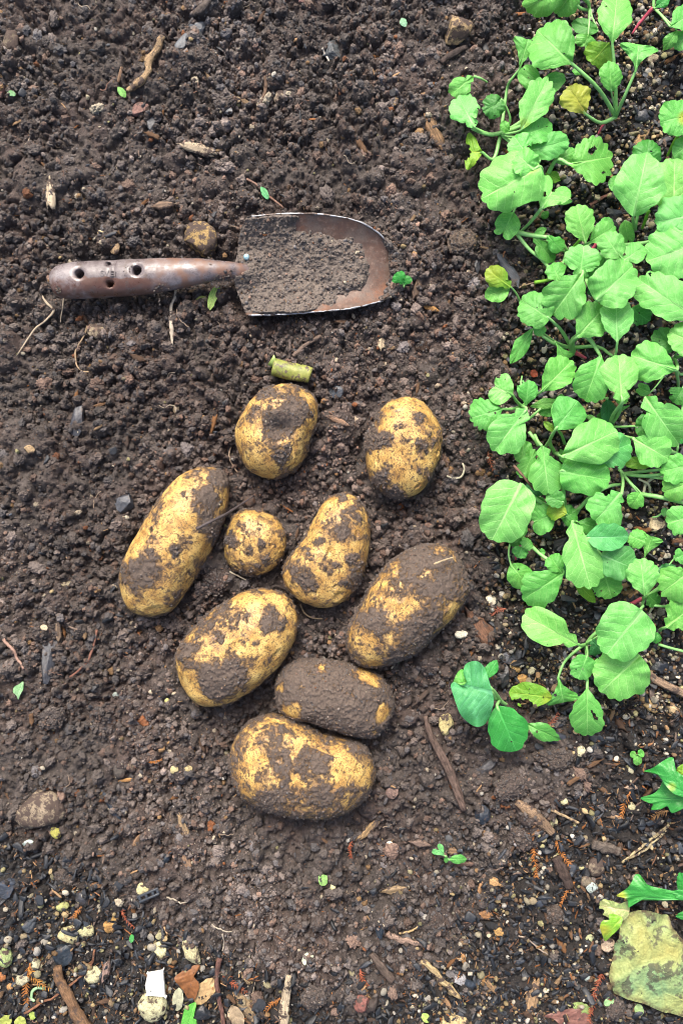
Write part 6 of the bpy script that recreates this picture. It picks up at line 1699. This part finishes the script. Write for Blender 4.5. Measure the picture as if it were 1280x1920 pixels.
obj('torn_end', mk_mesh('torn_end', V - np.array(stalk.location), F, M['scrap']), stalk, color=(.20,.27,.07))

poly = [(278,1823),(307,1817),(310,1868),(275,1867),(273,1846)]
c0 = np.mean(poly, 0); pz = on_ground(*c0, .0045)
Q = spline([tuple(p) for p in poly for _ in (0, 1)], 60, True)
b = np.array([[(a - c0[0]) * PX, -(bb - c0[1]) * PX] for a, bb in Q]); nb = len(b)
rings = [(1., -.0012), (1., .0010), (.96, .0015), (.5, .0017)]
V = np.vstack([np.c_[b * s, np.full(nb, z) + .0012 * (fbm(np.c_[b * s * 80, np.zeros(nb)], 2, 4) - .5)] for s, z in rings] + [[[0, 0, -.0012]], [[0, 0, .0017]]])
fq = grid_faces(4, nb, True); j = np.arange(nb); ft = np.vstack([np.stack([np.full(nb, 4 * nb), (j + 1) % nb, j], 1), np.stack([np.full(nb, 4 * nb + 1), 3 * nb + j, 3 * nb + (j + 1) % nb], 1)])
t = NT('glazed_shard'); M['shard'] = t.done(t.mix(t.rng(t.noise(t.coord(), 420, 3, .7), .66, .72), (.62, .61, .55), (.16, .14, .11)), .45, t.bump(t.noise(t.coord(), 500, 2), .2, .0004), .5)
ob = obj('pottery_shard', mk_mesh('pottery_shard', V, [fq, ft], M['shard']), loc=pz, rot=(.08, -.06, 0)); ob.data.polygons.foreach_set('use_smooth', np.zeros(len(ob.data.polygons), bool))
tag(ob, 'clean white four sided shard resting on the pale green stone', 'shard')

strip = bpy.data.objects.new('plastic_strip', None); COL.objects.link(strip); strip.location = on_ground(279, 1678, .004); strip.rotation_euler = (.1, .05, math.radians(22))
tag(strip, 'broken black plastic strip with slots, against the crumbly cream stone', 'plastic strip')
t = NT('black_plastic'); M['plastic'] = t.done((.035, .040, .048), .28, None, .5)
def bar(x0, x1, y0, y1, z0, z1, name):
    V = np.array([(x, y, z) for z in (z0, z1) for y in (y0, y1) for x in (x0, x1)]) * PX
    F = np.array([(0, 2, 3, 1), (4, 5, 7, 6), (0, 1, 5, 4), (2, 6, 7, 3), (0, 4, 6, 2), (1, 3, 7, 5)])
    o = obj(name, mk_mesh(name, V, F, M['plastic'], False), strip)
    m = o.modifiers.new('bevel', 'BEVEL'); m.width = .0003; m.segments = 2
bar(-21, 21, 3.2, 7, -2, 3, 'rail'); bar(-21, 19, -7, -3.2, -2, 3, 'rail')
for xx in (-20, -7, 6, 15): bar(xx, xx + 5, -3.2, 3.2, -1.6, 2.4, 'crossbar')

V, F = ico(3)
t = NT('blue_pellet'); M['pellet'] = t.done(t.mix(t.rng(t.noise(t.coord(), 400, 2), .4, .6), (.16, .30, .36), (.30, .42, .46)), .5)
u0 = on_ground(462, 482, 0)
tag(obj('pellet', mk_mesh('pellet', V * np.array([.0023, .0026, .0022]), F, M['pellet']), loc=at(462, 482, .0165)), 'small pale blue pellet sitting at the shoulder of the trowel', 'pellet')

# --- loose pieces of the mulch that can be told apart by eye but not from each other
def whereabouts(px, py):
    if zf(px, py) > .5:
        return 'in the mulch between the radish plants' if px > 880 and py < 1330 else 'in the mulch at the bottom left' if px < 640 else 'in the mulch at the bottom right'
    if py < 640: return 'on the bare soil around the trowel' if py > 330 else 'on the bare soil above the trowel'
    return 'on the bare soil around the potatoes' if py < 1560 else 'on the bare soil below the potatoes'

def individuals(n, fn, protos, name, cat, label, group, rmin, rmax, pw, colors, tilt, lift, mind):
    taken = []
    k = tries = 0
    while k < n and tries < n * 60:
        tries += 1
        px, py = RNG.uniform(2, 1278), RNG.uniform(2, 1918)
        if RNG.random() > fn(px, py) or not clear_of_things(np.array([px]), np.array([py]), 1.12)[0]: continue
        r = float(powr(1, rmin, rmax, pw)[0])
        if any((px - a) ** 2 + (py - b) ** 2 < ((r + c) / PX * mind) ** 2 for a, b, c in taken): continue
        taken.append((px, py, r))
        x, y, z = on_ground(px, py, r * lift, .002)
        o = bpy.data.objects.new(name, protos[int(RNG.integers(len(protos)))])
        COL.objects.link(o); o.location = (x, y, z)
        o.rotation_euler = (RNG.normal(0, tilt), RNG.normal(0, tilt), RNG.uniform(0, 6.28))
        s = RNG.uniform(.8, 1.15, 3) * r; o.scale = s
        tone, c = colors[int(RNG.integers(len(colors)))]; c = np.array(c) * RNG.uniform(.75, 1.1)
        o.color = (*c, 1)
        w_ = whereabouts(px, py)
        tag(o, f'{label % tone} {w_}', cat, f'{group % tone} {w_}')
        k += 1

zf = lambda px, py: float(mulch_zone(np.array([px]), np.array([py]))[0])
unit = lambda m: [m_ for m_ in m]
PEB = [stone_mesh('pumice_pebble', 2, 1.7, 1.45, 'pumice', 700 + i, .26, i % 3, 3) for i in range(7)]
individuals(210, lambda x, y: zf(x, y) * (1.0 if x > 930 and y < 1330 else .65), PEB, 'pumice_pebble', 'pebble', 'small %s pebble lying loose', 'small %s pebbles', .0022, .0042, 2.4,
            [('cream', (.50, .46, .36)), ('yellowish', (.44, .40, .24)), ('cream', (.52, .49, .41)), ('tan', (.40, .33, .21)), ('whitish', (.56, .54, .48)), ('brown', (.34, .25, .15))], .4, .35, .8)
CO = []
for i in range(6):
    me = stone_mesh('charcoal_chip', 2, 1.35, .75, 'coal', 800 + i, .18, 9, 3, 1.1); me.polygons.foreach_set('use_smooth', np.zeros(len(me.polygons), bool)); CO.append(me)
individuals(170, lambda x, y: max(zf(x, y), .03), CO, 'charcoal_chip', 'charcoal', 'small loose %s charcoal chip', 'small %s charcoal chips', .003, .0062, 2.2,
            [('black', (.016, .019, .024)), ('black', (.012, .013, .015)), ('blue black', (.022, .028, .038)), ('dusty grey', (.034, .036, .040))], .2, .2, .8)
WC = [chip_mesh('bark_chip', 2, .62, .38, 'wood', 900 + i) for i in range(7)]
individuals(150, lambda x, y: max(zf(x, y) * (1 if y > 1250 else .25), .2), WC, 'bark_chip', 'wood chip', 'small loose %s wood sliver', 'small %s wood slivers', .003, .0075, 2.0,
            [('brown', (.20, .11, .055)), ('brown', (.13, .075, .045)), ('tan', (.30, .20, .11)), ('orange', (.25, .115, .04)), ('dark brown', (.10, .07, .055))], .15, .25, .8)

FB = []
for i in range(7):
    rs = np.random.default_rng(1000 + i)
    a = np.cumsum(rs.normal(0, .45, 9)); P = np.cumsum(np.stack([np.cos(a), np.sin(a), rs.normal(0, .12, 9)], -1) * .25, 0); P -= P.mean(0)
    V, F = tube_arrays(spline(P, 22), np.linspace(.055, .03, 22), 5, True, 1., .2, i)
    FB.append(mk_mesh('root_fibre', V, F, M['root']))
individuals(110, lambda x, y: .8 - .6 * zf(x, y), FB, 'root_fibre', 'root', 'fine loose %s root fibre', 'fine %s root fibres', .004, .010, 1.8,
            [('tan', (.24, .18, .13)), ('brown', (.16, .12, .09)), ('pale', (.34, .28, .21)), ('reddish', (.20, .11, .08))], .12, .18, .6)
